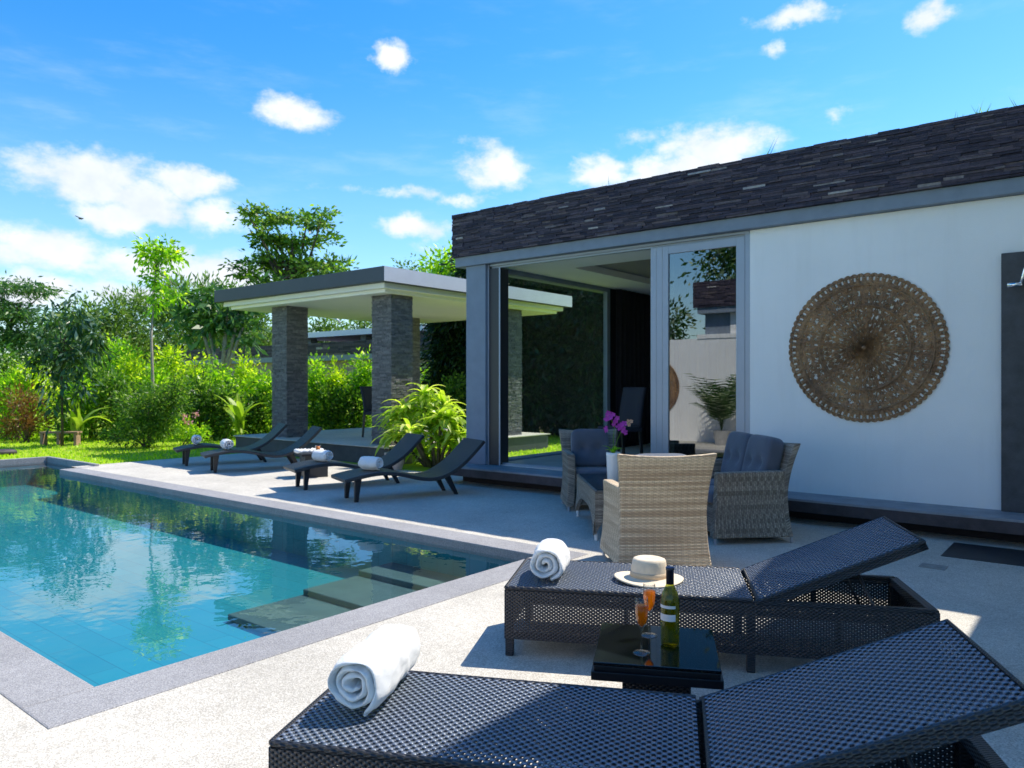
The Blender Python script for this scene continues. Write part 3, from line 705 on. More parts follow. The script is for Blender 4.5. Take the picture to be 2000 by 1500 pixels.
# ---------------------------------------------------------------- woven sun loungers
def woven_lounger(loc, rz, label, th, L=2.06, W=.62, Hh=.358):
    t = thing('sun_lounger', label, 'sun lounger', loc, rz, 'black woven sun loungers on the terrace')
    hx = 1.24
    MB().box(.012, hx - .012, .012, W - .012, Hh - .016, Hh).build('seat_panel', M['weave_top'], t, uv=True)
    mb = MB()
    mb.tube([(.008, .008, Hh - .007), (hx - .01, .008, Hh - .007)], .011, 8).tube([(.008, W - .008, Hh - .007), (hx - .01, W - .008, Hh - .007)], .011, 8)
    mb.tube([(.008, .008, Hh - .007), (.008, W - .008, Hh - .007)], .011, 8)
    mb.box(.02, L - .02, .004, .03, Hh - .045, Hh - .012).box(.02, L - .02, W - .03, W - .004, Hh - .045, Hh - .012)
    mb.box(hx - .03, hx - .013, .03, W - .03, Hh - .05, Hh - .017).box(L - .05, L - .004, .004, W - .004, Hh - .05, Hh - .008)
    mb.box(hx, L - .02, .0, .03, Hh - .03, Hh - .004).box(hx, L - .02, W - .03, W, Hh - .03, Hh - .004)
    mb.box(.02, L - .02, .006, .02, .095, .12).box(.02, L - .02, W - .02, W - .006, .095, .12)
    mb.build('frame', M['rattan_frame'], t, uv=True, bevel=.003)
    for y0, y1 in ((0, .006), (W - .006, W)):
        MB().box(.004, L - .004, y0, y1, .09, Hh - .02).build('side_panel', M['weave_side'], t, uv=True)
    MB().box(.0, .006, .006, W - .006, .09, Hh - .02).build('end_panel', M['weave_side'], t, uv=True)
    MB().box(L - .006, L, .006, W - .006, .09, Hh - .02).build('end_panel', M['weave_side'], t, uv=True)
    for x in (.025, hx - .02, L - .025):
        for y in (.025, W - .025):
            MB().taper((x, y, 0), (x, y, Hh - .03), .04, .045).build('leg', M['rattan_frame'], t, uv=True, bevel=.004)
    for x in (.62, 1.62):
        for y in (.007, W - .02): MB().box(x - .012, x + .012, y, y + .013, .09, Hh - .02).build('stile', M['rattan_frame'], t, uv=True)
    # backrest, hinged
    Lb = .80
    bk = MB().box(0.006, Lb - .01, .012, W - .012, -.018, 0).build('backrest', M['weave_top'], t, uv=True)
    bk.location = (hx + .012, 0, Hh); bk.rotation_euler = (0, -th, 0)
    mb = MB().tube([(0, .008, -.01), (Lb, .008, -.01), (Lb, W - .008, -.01), (0, W - .008, -.01), (0, .008, -.01)], .012, 8)
    mb.box(.0, Lb, .004, .03, -.05, -.014).box(0, Lb, W - .03, W - .004, -.05, -.014).box(Lb - .03, Lb + .006, .004, W - .004, -.05, -.014)
    mb.build('backrest_frame', M['rattan_frame'], bk, uv=True)
    ex = hx + .012 + .5 * math.cos(th); ez = Hh + .5 * math.sin(th) - .05
    mb = MB()
    for y in (.06, W - .06): mb.tube([(ex, y, ez), (ex + .16, y, .16), (ex + .16, y, .13)], .007, 8)
    mb.tube([(ex, .06, ez), (ex, W - .06, ez)], .009, 8)
    mb.build('prop_stay', M['farleg'], t, smooth=True)
    return t
A1 = math.atan2(-.894, .447); A2 = math.atan2(-.884, .467)
woven_lounger((1.25, 1.92, 0), A1, 'nearest black woven sun lounger with large rolled towel at its foot', R(22.5), W=.60)
woven_lounger((2.97, 2.44, 0), A2, 'black woven sun lounger with a straw hat lying on it', R(23.5), W=.63)

def towel(r, L, loc, rz, label, group='rolled white towels on the loungers', turns=3.1, tail=True, seed=1, name='rolled_towel'):
    """spiral of thick towel; roll axis is local x, underside at z=0"""
    rg = random.Random(seed); mb = MB()
    th = r / (turns + .55); n = int(turns * 26)
    ang = [2 * PI * turns * i / n for i in range(n + 1)]
    pts = []
    for i, a in enumerate(ang):
        rad = r - th * .5 - (r - th * .75) * (a / (2 * PI * turns)) * .93
        wob = 1 + .035 * math.sin(3 * a + seed) + .03 * math.sin(5 * a + 2 * seed)
        a0 = -PI / 2 + (.35 if tail else 0)
        x = math.cos(a0 + a) * rad * wob; z = math.sin(a0 + a) * rad * wob * .95
        pts.append((x, z))
    if tail: pts = [(pts[0][0] + .16 * r, pts[0][1] - .03 * r)] + pts
    # outline of the strip, thick
    def nrm(i):
        a = pts[max(0, i - 1)]; b = pts[min(len(pts) - 1, i + 1)]; dx, dz = b[0] - a[0], b[1] - a[1]; l = math.hypot(dx, dz) or 1
        return (-dz / l, dx / l)
    hw = th * .43
    nx = 9; A = []; B = []
    for i, (x, z) in enumerate(pts):
        nn = nrm(i); ra = []; rb = []
        k = 1 if i > 1 else (.6 if i == 0 else .85)
        for j in range(nx):
            u = j / (nx - 1); rnd = 1 if 0 < j < nx - 1 else .55
            s = (u - .5) * L * (1 - .06 * (i / len(pts)) * (1 if j in (0, nx - 1) else 1)) + .006 * math.sin(i * .35 + seed) * (1 if j in (0, nx - 1) else 0)
            sq = .005 * math.sin(7 * u + i * .21 + seed) + .0035 * math.sin(17 * u + i * .5 + 2 * seed)
            ra.append((s, x + nn[0] * (hw * rnd * k) + sq, z + nn[1] * (hw * rnd * k) + r * .97)); rb.append((s, x - nn[0] * (hw * rnd * k) + sq, z - nn[1] * (hw * rnd * k) + r * .97))
        A.append(ra); B.append(rb)
    mb.slab(A, B)
    mz = min(p[2] for p in mb.v); mb.v = [(p[0], p[1], p[2] - mz) for p in mb.v]
    o = mb.build(name, M['towel'], None, smooth=True, recalc=True); o.location = loc; o.rotation_euler = (0, 0, rz)
    sb = o.modifiers.new('sub', 'SUBSURF'); sb.levels = 2; sb.render_levels = 2
    tx = bpy.data.textures.get('terry_folds') or bpy.data.textures.new('terry_folds', 'CLOUDS'); tx.noise_scale = .055; tx.noise_depth = 3
    dm = o.modifiers.new('folds', 'DISPLACE'); dm.texture = tx; dm.texture_coords = 'LOCAL'; dm.strength = .016; dm.mid_level = .5
    return tag(o, label, 'towel', group)
towel(.107, .40, (1.675, 1.935, .362), R(26.5) + PI, 'largest rolled white towel, spiral end showing, on the nearest lounger', seed=2)
towel(.108, .31, (3.285, 2.385, .362), R(28) + PI, 'rolled white towel beside the pool corner on the lounger with the hat', seed=5, turns=2.7)

# straw hat
hat = thing('straw_hat', 'cream straw hat with a wide flat brim lying on the second lounger', 'hat', (3.555, 1.925, .361))
def hatring(prof, n=40, ell=1.12, dent=0):
    mb = MB(); vs = []; fs = []
    for r, z in prof:
        for k in range(n):
            a = 2 * PI * k / n; zz = z
            if dent and r < .085: zz -= dent * (1 - r / .085) * (0.6 + .4 * math.cos(2 * a))
            if r > .1: zz += .008 * math.cos(2 * a + .6) * (r - .1) / .07
            vs.append((r * ell * math.cos(a), r * math.sin(a), zz))
    for i in range(len(prof) - 1):
        for k in range(n): k2 = (k + 1) % n; fs.append((i * n + k, i * n + k2, (i + 1) * n + k2, (i + 1) * n + k))
    return mb.add(vs, fs)
o = hatring([(.162, .010), (.166, .008), (.165, .003), (.15, .004), (.12, .007), (.088, .009), (.086, .03)][::-1] and [(.086, .004), (.12, .002), (.15, .001), (.165, .002), (.167, .007), (.162, .010), (.15, .009), (.12, .011), (.094, .013), (.088, .018)]).build('brim', M['straw'], hat, smooth=True)
hatring([(.088, .016), (.086, .04), (.0835, .075), (.081, .098), (.076, .110), (.066, .115), (.05, .114), (.03, .112), (.001, .111)], dent=.006).build('crown', M['straw'], hat, smooth=True)
hatring([(.0875, .016), (.0905, .017), (.0895, .043), (.0868, .044)]).build('hat_band', M['strawband'], hat, smooth=True)
hat.rotation_euler = (0, R(2), R(-35))

# side table with bottle and glasses
tb = thing('side_table', 'low square black glass topped table between the two near loungers', 'side table', (2.705, 1.43, 0), A2)
MB().box(-.235, .235, -.235, .235, .338, .352).build('table_top', M['blackglass'], tb, bevel=.002)
MB().box(-.232, .232, -.232, .232, .318, .3375).box(-.242, .242, -.242, .242, .285, .3175).build('apron', M['blackwood'], tb, bevel=.002)
MB().box(-.13, .13, -.13, .13, .03, .285).build('pedestal', M['weave_side'], tb, uv=True)
MB().box(-.125, .125, -.125, .125, .03, .271).box(-.2, .2, -.2, .2, 0, .03).build('base', M['blackwood'], tb, bevel=.004)
TZ = .3525
bo = thing('wine_bottle', 'green glass wine bottle with dark foil cap on the black side table', 'bottle', (2.735, 1.385, TZ), R(200))
prof = [(.001, .004), (.030, .0), (.0365, .004), (.0372, .02), (.0372, .175), (.036, .192), (.030, .212), (.022, .228), (.0165, .240), (.0148, .250), (.0145, .300), (.0165, .302), (.0165, .309), (.001, .310)]
MB().lathe(prof, 32).build('glass_body', M['bottle'], bo, smooth=True)
MB().lathe([(.001, .008), (.034, .008), (.0345, .17), (.033, .19), (.027, .21), (.019, .228), (.001, .2285)], 28).build('wine', M['wine'], bo, smooth=True)
MB().lathe([(.0156, .245), (.0156, .300), (.0172, .301), (.0172, .3115)], 24).build('foil', M['foil'], bo, smooth=True)
MB().lathe([(.001, .3125), (.0172, .3122), (.0172, .3117)], 24).build('foil_top', M['foiltop'], bo)
def arcband(r, a0, a1, z0, z1, n=14):
    mb = MB()
    for i in range(n):
        a, b = a0 + (a1 - a0) * i / n, a0 + (a1 - a0) * (i + 1) / n
        mb.add([(r * math.cos(a), r * math.sin(a), z0), (r * math.cos(b), r * math.sin(b), z0), (r * math.cos(b), r * math.sin(b), z1), (r * math.cos(a), r * math.sin(a), z1)], [(0, 1, 2, 3)])
    return mb
arcband(.0377, R(-75), R(42), .154, .166).build('label_band', M['label'], bo)
arcband(.0377, R(-75), R(42), .104, .131).build('label', M['label'], bo)
def flute(loc, label, seed):
    t = thing('champagne_flute', label, 'glass', loc, 0, 'champagne flutes on the side table')
    MB().lathe([(.001, .004), (.032, .0015), (.0335, .0), (.0335, .002), (.028, .004), (.008, .008), (.0042, .014), (.0036, .05), (.0038, .085), (.008, .096), (.017, .112), (.0235, .135), (.0262, .16), (.0262, .185), (.0245, .215), (.0237, .2155), (.0254, .185), (.0254, .16), (.0228, .136), (.016, .1135), (.001, .1)], 32).build('bowl_and_stem', M['flute'], t, smooth=True)
    MB().lathe([(.001, .1008), (.0155, .1142), (.0222, .1362), (.0247, .16), (.0248, .184), (.001, .184)], 28).build('drink', M['drink'], t, smooth=True)
    return t
flute((2.585, 1.43, TZ), 'champagne flute of orange drink, nearer of the two by the bottle', 1)
flute((2.785, 1.505, TZ), 'champagne flute of orange drink standing behind the other flute', 2)

# ---------------------------------------------------------------- wicker seats
def rbox(sx, sy, sz, n=9, p=6, tufts=(), face='y'):
    mb = MB(); vs = {}; V = []; F = []
    def vid(q):
        k = tuple(round(c, 5) for c in q)
        if k not in vs:
            l = sum(abs(c) ** p for c in q) ** (1 / p); c = [x / l for x in q]
            x, y, z = c[0] * sx / 2, c[1] * sy / 2, c[2] * sz / 2
            for tx, tz in tufts:
                g = math.exp(-((x - tx * sx) ** 2 + ((z if face == 'y' else y) - tz * (sz if face == 'y' else sy)) ** 2) / .0022)
                if face == 'y': y *= 1 - .55 * g
                else: z *= 1 - .4 * g
            vs[k] = len(V); V.append((x, y, z))
        return vs[k]
    for ax in range(3):
        for sg in (-1, 1):
            for i in range(n):
                for j in range(n):
                    q = []
                    for a, b in ((i, j), (i + 1, j), (i + 1, j + 1), (i, j + 1)):
                        c = [0, 0, 0]; c[ax] = sg; c[(ax + 1) % 3] = -1 + 2 * a / n; c[(ax + 2) % 3] = -1 + 2 * b / n; q.append(vid(c))
                    F.append(tuple(q if sg > 0 else q[::-1]))
    return mb.add(V, F)
def wicker_seat(name, label, cat, loc, rz, W, nc, wmat, D=.74, H=.87, group=None):
    t = thing(name, label, cat, loc, rz, group)
    h0 = W / 2
    def hw(z): return h0 - .04 + .038 * ((z - .42) / .45) ** 2
    def yb(z): return -D / 2 + .055 - .10 * max(0, (z - .42) / .45) ** 1.6 - .04 * max(0, (.42 - z) / .36) ** 2
    def yf(z): return D / 2 - .075 + .05 * max(0, (.62 - z) / .56) ** 2
    NZ = 14
    A = []; B = []; UV = []
    for i in range(13):
        u = -1 + 2 * i / 12; ra = []; rb = []; ru = []
        for j in range(NZ + 1):
            z = .055 + (H - .055 - .022 * (1 - u * u)) * j / NZ; x = u * hw(z); y = yb(z) + .02 * u * u
            ra.append((x, y, z)); rb.append((x * .99, y + .06, z)); ru.append((x + 3, z))
        A.append(ra); B.append(rb); UV.append(ru)
    MB().slab(A, B, UV).build('back_panel', wmat, t, uv=True, smooth=False, recalc=True, bevel=.012)
    for s in (-1, 1):
        A = []; B = []; UV = []
        for i in range(11):
            ra = []; rb = []; ru = []
            for j in range(NZ + 1):
                ft = j / NZ; v = i / 10
                zt = .635 - .01 * v
                z = .055 + (zt - .055) * ft; y = (yb(z) + .045) * (1 - v) + yf(z) * v
                x = s * (hw(z) - .004)
                ra.append((x, y, z)); rb.append((x - s * .085, y, z)); ru.append((y + 5, z))
            A.append(ra); B.append(rb); UV.append(ru)
        MB().slab(A, B, UV).build('arm_panel', wmat, t, uv=True, recalc=True, bevel=.012)
    MB().box(-h0 + .13, h0 - .13, -D / 2 + .1, D / 2 - .10, .06, .32).build('seat_base', wmat, t, uv=True, bevel=.01)
    wi = (W - .26) / nc
    for k in range(nc):
        cx = -(W - .26) / 2 + wi * (k + .5)
        o = rbox(wi - .01, D - .17, .13, tufts=(), face='z').build('seat_cushion', M['cushion'], t, smooth=True); o.location = (cx, .02, .385)
        o = rbox(wi - .005, .17, .44 + (.05 if nc > 1 else 0), n=14, tufts=((-.22, -.02), (.22, -.02)), face='y').build('back_cushion', M['cushion'], t, smooth=True)
        o.location = (cx, yb(.6) + .135, .655 + (.025 if nc > 1 else 0)); o.rotation_euler = (R(13), 0, 0)
    for x in (-1, 1):
        for y in (-D / 2 + .04, D / 2 - .06):
            MB().lathe([(.012, 0), (.014, .06)], 10, (x * (h0 - .05), y, 0)).build('foot', M['alu'], t)
    return t
FA = math.atan2(.66, .75)
# local +y is the seat's front
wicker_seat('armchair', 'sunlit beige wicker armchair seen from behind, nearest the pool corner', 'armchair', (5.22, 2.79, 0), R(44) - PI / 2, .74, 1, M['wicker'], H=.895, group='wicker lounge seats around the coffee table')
wicker_seat('armchair', 'shaded grey wicker armchair with slate cushions, in front of the open doorway', 'armchair', (7.20, 4.62, 0), math.atan2(-.66, -.75) - PI / 2, .70, 1, M['wicker_shaded'], D=.68, group='wicker lounge seats around the coffee table')
ls_dir = math.atan2(.70, -.714)
wicker_seat('loveseat', 'two seat shaded wicker loveseat with slate cushions standing against the white wall', 'sofa', (6.82, 2.86, 0), ls_dir - PI / 2, 1.22, 2, M['wicker_shaded'], D=.80, H=.88, group='wicker lounge seats around the coffee table')

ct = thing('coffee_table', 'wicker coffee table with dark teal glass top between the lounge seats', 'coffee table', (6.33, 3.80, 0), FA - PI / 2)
tw, tl, tz = .58, 1.26, .45
for (sx, along) in ((-1, 0), (1, 0), (-1, 1), (1, 1)):
    L_ = tl if along == 0 else tw; n = 16; A = []; B = []; UV = []
    for i in range(n + 1):
        u = -1 + 2 * i / n; a = u * L_ / 2
        zb = .05 + .20 * max(0, 1 - abs(u) ** 3.2) if abs(u) < 1 else .05
        ra = []; rb = []; ru = []
        for j in range(7):
            z = zb + (tz - .02 - zb) * j / 6; fl = .02 * max(0, (.25 - z) / .2)
            o_ = (tw if along == 0 else tl) / 2 + fl
            p = (sx * o_, a, z) if along == 0 else (a, sx * o_, z); q = (sx * (o_ - .035), a * .97, z) if along == 0 else (a * .97, sx * (o_ - .035), z)
            ra.append(p); rb.append(q); ru.append((a + 2, z))
        A.append(ra); B.append(rb); UV.append(ru)
    MB().slab(A, B, UV).build('side_panel', M['wicker_shaded'], ct, uv=True, recalc=True)
MB().box(-tw / 2, tw / 2, -tl / 2, tl / 2, tz - .02, tz - .006).build('top_frame', M['wicker_shaded'], ct, uv=True, bevel=.004)
MB().box(-tw / 2 + .02, tw / 2 - .02, -tl / 2 + .02, tl / 2 - .02, tz - .0055, tz).build('glass_top', M['tealglass'], ct)
for x in (-1, 1):
    for y in (-1, 1): MB().lathe([(.013, 0), (.016, .06)], 10, (x * (tw / 2 - .01), y * (tl / 2 - .02), 0)).build('foot', M['whitemetal'], ct)

# vase with orchid
vz = thing('vase', 'tall white ceramic vase on the wicker coffee table', 'vase', (6.14, 3.70, .4505))
MB().lathe([(.05, 0), (.056, .01), (.062, .14), (.068, .27), (.07, .30), (.064, .30), (.06, .26), (.05, .03), (.001, .02)], 28).build('ceramic_body', M['vase'], vz, smooth=True)
oc = thing('orchid', 'purple orchid with green leaves growing in the white vase', 'flowers', (6.14, 3.70, .72))
rg = random.Random(4); st = MB(); fl = MB(); fp = MB(); lv = MB()
VR = Vector((.6266, -.7793, 0))
def strap(mb, base, dirv, L, W, droop, seg=6, up=.8):
    d = Vector(dirv).normalized(); side = d.cross(Vector((0, 0, 1)))
    if side.length < .01: side = Vector((1, 0, 0))
    side.normalize(); p = Vector(base); v = (d * (1 - up) + Vector((0, 0, up))).normalized(); vs = []; fs = []
    for i in range(seg + 1):
        u = i / seg; wd = W * (math.sin(PI * min(1, .12 + u * .88)) ** .7) * .5 + .001
        nrm_ = side.cross(v)
        vs += [p - side * wd + nrm_ * wd * .3, p.copy(), p + side * wd + nrm_ * wd * .3]
        if i < seg:
            p = p + v * (L / seg); v = (v + Vector((0, 0, -droop)) / seg + d * droop * .35 / seg).normalized()
            b = i * 3; fs += [(b, b + 1, b + 4, b + 3), (b + 1, b + 2, b + 5, b + 4)]
    mb.add(vs, fs)
for k in range(9):
    a = k * 2.4; strap(lv, (0, 0, .0), (math.cos(a), math.sin(a), 0), rg.uniform(.10, .17), .035, 1.6, up=.75)
def flower(mb, c, r, face):
    f = Vector(face).normalized(); a = f.cross(Vector((0, 0, 1))).normalized(); b = a.cross(f)
    for k in range(5):
        t_ = 2 * PI * k / 5 + rg.uniform(-.2, .2); d = a * math.cos(t_) + b * math.sin(t_); s2 = f.cross(d)
        c = Vector(c); mb.add([c, c + d * r * .6 + s2 * r * .38 + f * r * .12, c + d * r + f * r * .05, c + d * r * .6 - s2 * r * .38 + f * r * .12], [(0, 1, 2, 3)])
stems = [[(0, 0, 0), VR * .0 + Vector((0, 0, .15)), VR * .01 + Vector((0, 0, .27)), VR * (-.03) + Vector((0, 0, .36)), VR * (-.08) + Vector((0, 0, .40))],
         [(0, 0, 0), VR * .03 + Vector((0, 0, .13)), VR * .07 + Vector((0, 0, .22)), VR * .12 + Vector((0, 0, .29)), VR * .16 + Vector((0, 0, .32))]]
for s_pts in stems: st.tube(s_pts, .004, 6)
face0 = Vector((-.78, -.63, .1))
for (u, z, r) in ((-.05, .40, .04), (-.01, .385, .035), (-.07, .35, .04), (-.03, .36, .035), (.02, .33, .042), (.035, .355, .03), (0, .30, .035), (.05, .27, .045), (.085, .25, .045), (.10, .30, .04), (.075, .29, .035), (-.075, .26, .03), (-.07, .235, .028), (.11, .22, .035)):
    fl = MB(); flower(fl, VR * u + Vector((0, 0, z)) + face0 * rg.uniform(0, .03), r * .85, face0 + Vector((rg.uniform(-.5, .5), rg.uniform(-.5, .5), rg.uniform(-.3, .3)))); fl.build('flower', M['orchid'], oc)
for (u, z, r) in ((.14, .32, .028), (.17, .325, .022), (.15, .29, .02)): fp = MB(); flower(fp, VR * u + Vector((0, 0, z)), r, face0); fp.build('bud', M['orchidpale'], oc)
st.build('stem', M['lf_mid'], oc, smooth=True); lv.build('leaves', M['lf_bright'], oc)

# ---------------------------------------------------------------- far wave loungers
def catmull(P, n):
    out_ = []
    for i in range(len(P) - 1):
        p0, p1, p2, p3 = P[max(i - 1, 0)], P[i], P[i + 1], P[min(i + 2, len(P) - 1)]
        for k in range(n):
            u = k / n; out_.append(tuple(.5 * ((2 * b) + (-a + c) * u + (2 * a - 5 * b + 4 * c - d) * u * u + (-a + 3 * b - 3 * c + d) * u ** 3) for a, b, c, d in zip(p0, p1, p2, p3)))
    return out_ + [P[-1]]
wl = thing('wave_lounger', '', 'sun lounger', (0, 0, 0))
prof = catmull([(0, .285), (.2, .325), (.45, .352), (.7, .325), (.95, .262), (1.15, .245), (1.33, .29), (1.52, .40), (1.68, .54), (1.82, .68)], 4)
A = []; B = []; UV = []; s = 0
for i, (x, z) in enumerate(prof):
    if i: s += math.hypot(x - prof[i - 1][0], z - prof[i - 1][1])
    a = prof[max(0, i - 1)]; b = prof[min(len(prof) - 1, i + 1)]; l = math.hypot(b[0] - a[0], b[1] - a[1]); nx, nz = -(b[1] - a[1]) / l, (b[0] - a[0]) / l
    A.append([(x, y, z) for y in (-.29, -.1, .1, .29)]); B.append([(x - nx * .045, y, z - nz * .045) for y in (-.29, -.1, .1, .29)]); UV.append([(s, y) for y in (-.29, -.1, .1, .29)])
MB().slab(A, B, UV).build('body', M['farlounger'], wl, uv=True, recalc=True, bevel=.008)
for y in (-.19, .19):
    MB().taper((.17, y, 0), (.19, y, .30), .045, .085, .04, .06).build('leg', M['farleg'], wl, bevel=.004)
    MB().taper((1.48, y, 0), (1.33, y, .27), .045, .085, .04, .06).build('leg', M['farleg'], wl, bevel=.004)
AF = math.atan2(-.475, 1.21)
wave = [((5.65, 7.22, 0), 'charcoal wave lounger nearest the villa column, rolled towel at its knee'), ((5.88, 8.54, 0), 'charcoal wave lounger between the small table and the one nearest the villa'),
        ((6.16, 11.27, 0), 'charcoal wave lounger on the far side of the small table with towel'), ((6.36, 12.55, 0), 'farthest charcoal wave lounger at the lawn end of the terrace')]
lbl = ['rolled white towel on the wave lounger nearest the villa column', 'rolled white towel on the second wave lounger from the villa column', 'rolled white towel on the third wave lounger from the villa column', 'rolled white towel on the farthest wave lounger']
for i, (l, lab) in enumerate(wave):
    if i == 0: wl.location = l; wl.rotation_euler = (0, 0, AF); wl['label'] = lab; wl['group'] = 'charcoal wave loungers in a row'
    else: dup(wl, l, AF + R((0, 1.5, -1, 0)[i]), lab, 'charcoal wave loungers in a row')
    q = Vector(l) + Vector((math.cos(AF), math.sin(AF), 0)) * (.42, .46, .38, .36)[i]
    towel((.098, .092, .095, .095)[i], .30, (q.x, q.y, .350), AF + PI / 2 + (R(26), R(22), R(4), R(-5))[i], lbl[i], seed=10 + i, turns=2.4, tail=False)
st_ = thing('side_table', 'small dark low table with white cloths between the wave loungers', 'side table', (6.95, 9.45, 0), AF)
MB().box(-.24, .24, -.24, .24, .33, .365).build('table_top', M['farleg'], st_, bevel=.006)
MB().box(-.17, .17, -.17, .17, 0, .33).build('pedestal', M['farlounger'], st_, uv=True)
mb = MB()
rg = random.Random(6)
n = 14; A = []; B = []
for i in range(n):
    ra = []; rb = []
    for j in range(n):
        z = .37 + .03 * abs(math.sin(i * 1.3 + j * .5)) + .02 * rg.random(); ra.append((-.22 + .42 * i / n, -.14 + .26 * j / n, z + .008)); rb.append((-.22 + .42 * i / n, -.14 + .26 * j / n, .367))
    A.append(ra); B.append(rb)
o = mb.slab(A, B).build('folded_cloth', M['towel'], None, smooth=True, recalc=True); o.location = (6.92, 9.5, 0); o.rotation_euler = (0, 0, AF)
tag(o, 'crumpled white cloth lying on the small low table', 'cloth')
jg = thing('juice_glass', 'short glass of orange juice on the small low table', 'glass', (6.90, 9.28, .3655))
MB().lathe([(.03, 0), (.038, .12), (.036, .12), (.028, .006), (.001, .006)], 20).build('tumbler', M['flute'], jg, smooth=True)
MB().lathe([(.001, .007), (.0275, .007), (.034, .10), (.001, .10)], 20).build('juice', mat('orange_juice', (.75, .22, .03), .4), jg, smooth=True)

# ---------------------------------------------------------------- vegetation
nprng = np.random.default_rng(11)
def np_leaves(cen, axis, size, aspect, fold=.18):
    n = len(cen); axis = axis / (np.linalg.norm(axis, axis=1, keepdims=True) + 1e-9)
    rnd = nprng.normal(size=(n, 3)); side = np.cross(axis, rnd); side /= (np.linalg.norm(side, axis=1, keepdims=True) + 1e-9)
    nor = np.cross(side, axis); L = size[:, None]; Wd = L * aspect
    v = np.empty((n, 4, 3)); v[:, 0] = cen - axis * L * .5; v[:, 1] = cen + side * Wd * .5 + nor * L * fold * .4 - axis * L * .05
    v[:, 2] = cen + axis * L * .5; v[:, 3] = cen - side * Wd * .5 + nor * L * fold * .4 - axis * L * .05
    return v.reshape(-1, 3)
def leaf_mesh(name, verts, m, parent=None):
    n = len(verts) // 4; me = bpy.data.meshes.new(name)
    me.vertices.add(len(verts)); me.vertices.foreach_set('co', verts.astype(np.float32).ravel())
    me.loops.add(len(verts)); me.loops.foreach_set('vertex_index', np.arange(len(verts), dtype=np.int32))
    me.polygons.add(n); me.polygons.foreach_set('loop_start', np.arange(0, 4 * n, 4, dtype=np.int32))
    me.update(calc_edges=True); me.validate()
    me.materials.append(m); o = bpy.data.objects.new(name, me); C.objects.link(o)
    if parent: o.parent = parent
    return o
def crown_pts(blobs, ncl, per, spread, size, aspect, droop=.2, shell=.55, flat=1.0):
    vs = []; tw = sum((b[3] * b[4] * b[5]) ** (2 / 3) for b in blobs); cls = []
    for b in blobs:
        k = max(2, int(ncl * (b[3] * b[4] * b[5]) ** (2 / 3) / tw))
        d = nprng.normal(size=(k, 3)); d /= np.linalg.norm(d, axis=1, keepdims=True); r = nprng.random((k, 1)) ** shell
        cc = np.array(b[:3]) + d * r * np.array(b[3:6]); cls.append(cc)
        cen = np.repeat(cc, per, 0); o_ = nprng.normal(size=cen.shape) * spread * np.array([1, 1, flat]); pos = cen + o_
        ax = o_ / (np.linalg.norm(o_, axis=1, keepdims=True) + 1e-6) + np.repeat(d, per, 0) * .5 + nprng.normal(size=cen.shape) * .35 + np.array([0, 0, -droop])
        sz = size * nprng.uniform(.6, 1.35, len(pos))
        vs.append(np_leaves(pos, ax, sz, aspect))
    return np.concatenate(vs), np.concatenate(cls)
def tree(name, label, cat, base, trunk_pts, r0, blobs, m, bark, ncl=60, per=40, spread=.25, size=.12, aspect=.45, droop=.2, group=None, limbs=6, shell=.55, flat=1.0, rseed=0):
    """trunk_pts, blobs relative to the base point"""
    t = thing(name, label, cat, tuple(base), 0, group); rg = random.Random(rseed)
    v, cls = crown_pts(blobs, ncl, per, spread, size, aspect, droop, shell, flat)
    leaf_mesh('crown' if trunk_pts else 'foliage', v, m, t)
    mb = MB()
    if trunk_pts:
        n = len(trunk_pts); mb.tube(trunk_pts, [r0 * (1 - .65 * i / max(1, n - 1)) for i in range(n)], 8)
        top = Vector(trunk_pts[-1]); mid = Vector(trunk_pts[max(0, n - 2)])
        for k in range(limbs):
            c = Vector(cls[rg.randrange(len(cls))]); s0 = mid.lerp(top, rg.random())
            mb.tube([s0, s0.lerp(c, .5) + Vector((rg.uniform(-.1, .1), rg.uniform(-.1, .1), rg.uniform(0, .15))), c], [r0 * .32, r0 * .22, r0 * .08], 6)
        mb.build('trunk', bark, t, smooth=True)
    else:
        for k in range(limbs):
            c = Vector(cls[rg.randrange(len(cls))]); s0 = Vector((rg.uniform(-.08, .08), rg.uniform(-.08, .08), 0))
            mb.tube([s0, s0.lerp(c, .5) + Vector((0, 0, .08)), c], [r0, r0 * .7, r0 * .3], 5)
        mb.build('stems', bark, t, smooth=True)
    return t
VL = Vector((.6266, -.7793, 0)); VF = Vector((.7793, .6266, 0))      # screen-right and depth directions in plan
def gp(px, d):
    p = at(px, 750, d); return Vector((p.x, p.y, -.02))
def blob(px, py, d, rx, rz, base, dd=0, ry=None):
    """ellipsoid given by where it shows, size in picture units at that depth"""
    p = at(px, py, d) + VF * dd - base; k = d / 1459.0; r_ = rx * k
    return (p.x, p.y, p.z, r_, ry or r_, rz * k)

# young spindly tree on the lawn
d = 18.0; b0 = gp(297, d)
tree('young_tree', 'tall spindly young tree with bright leaves near the pool end', 'tree', b0,
     [(0, 0, 0), VL * .02 + Vector((0, 0, 1.3)), VL * (-.02) + Vector((0, 0, 2.6)), VL * .05 + Vector((0, 0, 3.6)), VL * .1 + Vector((0, 0, 4.7))], .045,
     [blob(312, 492, d, 42, 34, b0), blob(340, 505, d, 26, 24, b0), blob(282, 500, d, 20, 24, b0), blob(308, 545, d, 24, 36, b0), blob(303, 590, d, 22, 22, b0), blob(345, 575, d, 16, 26, b0)],
     M['lf_bright'], M['barkpale'], 46, 26, .12, .15, .42, .45, limbs=12, rseed=1)
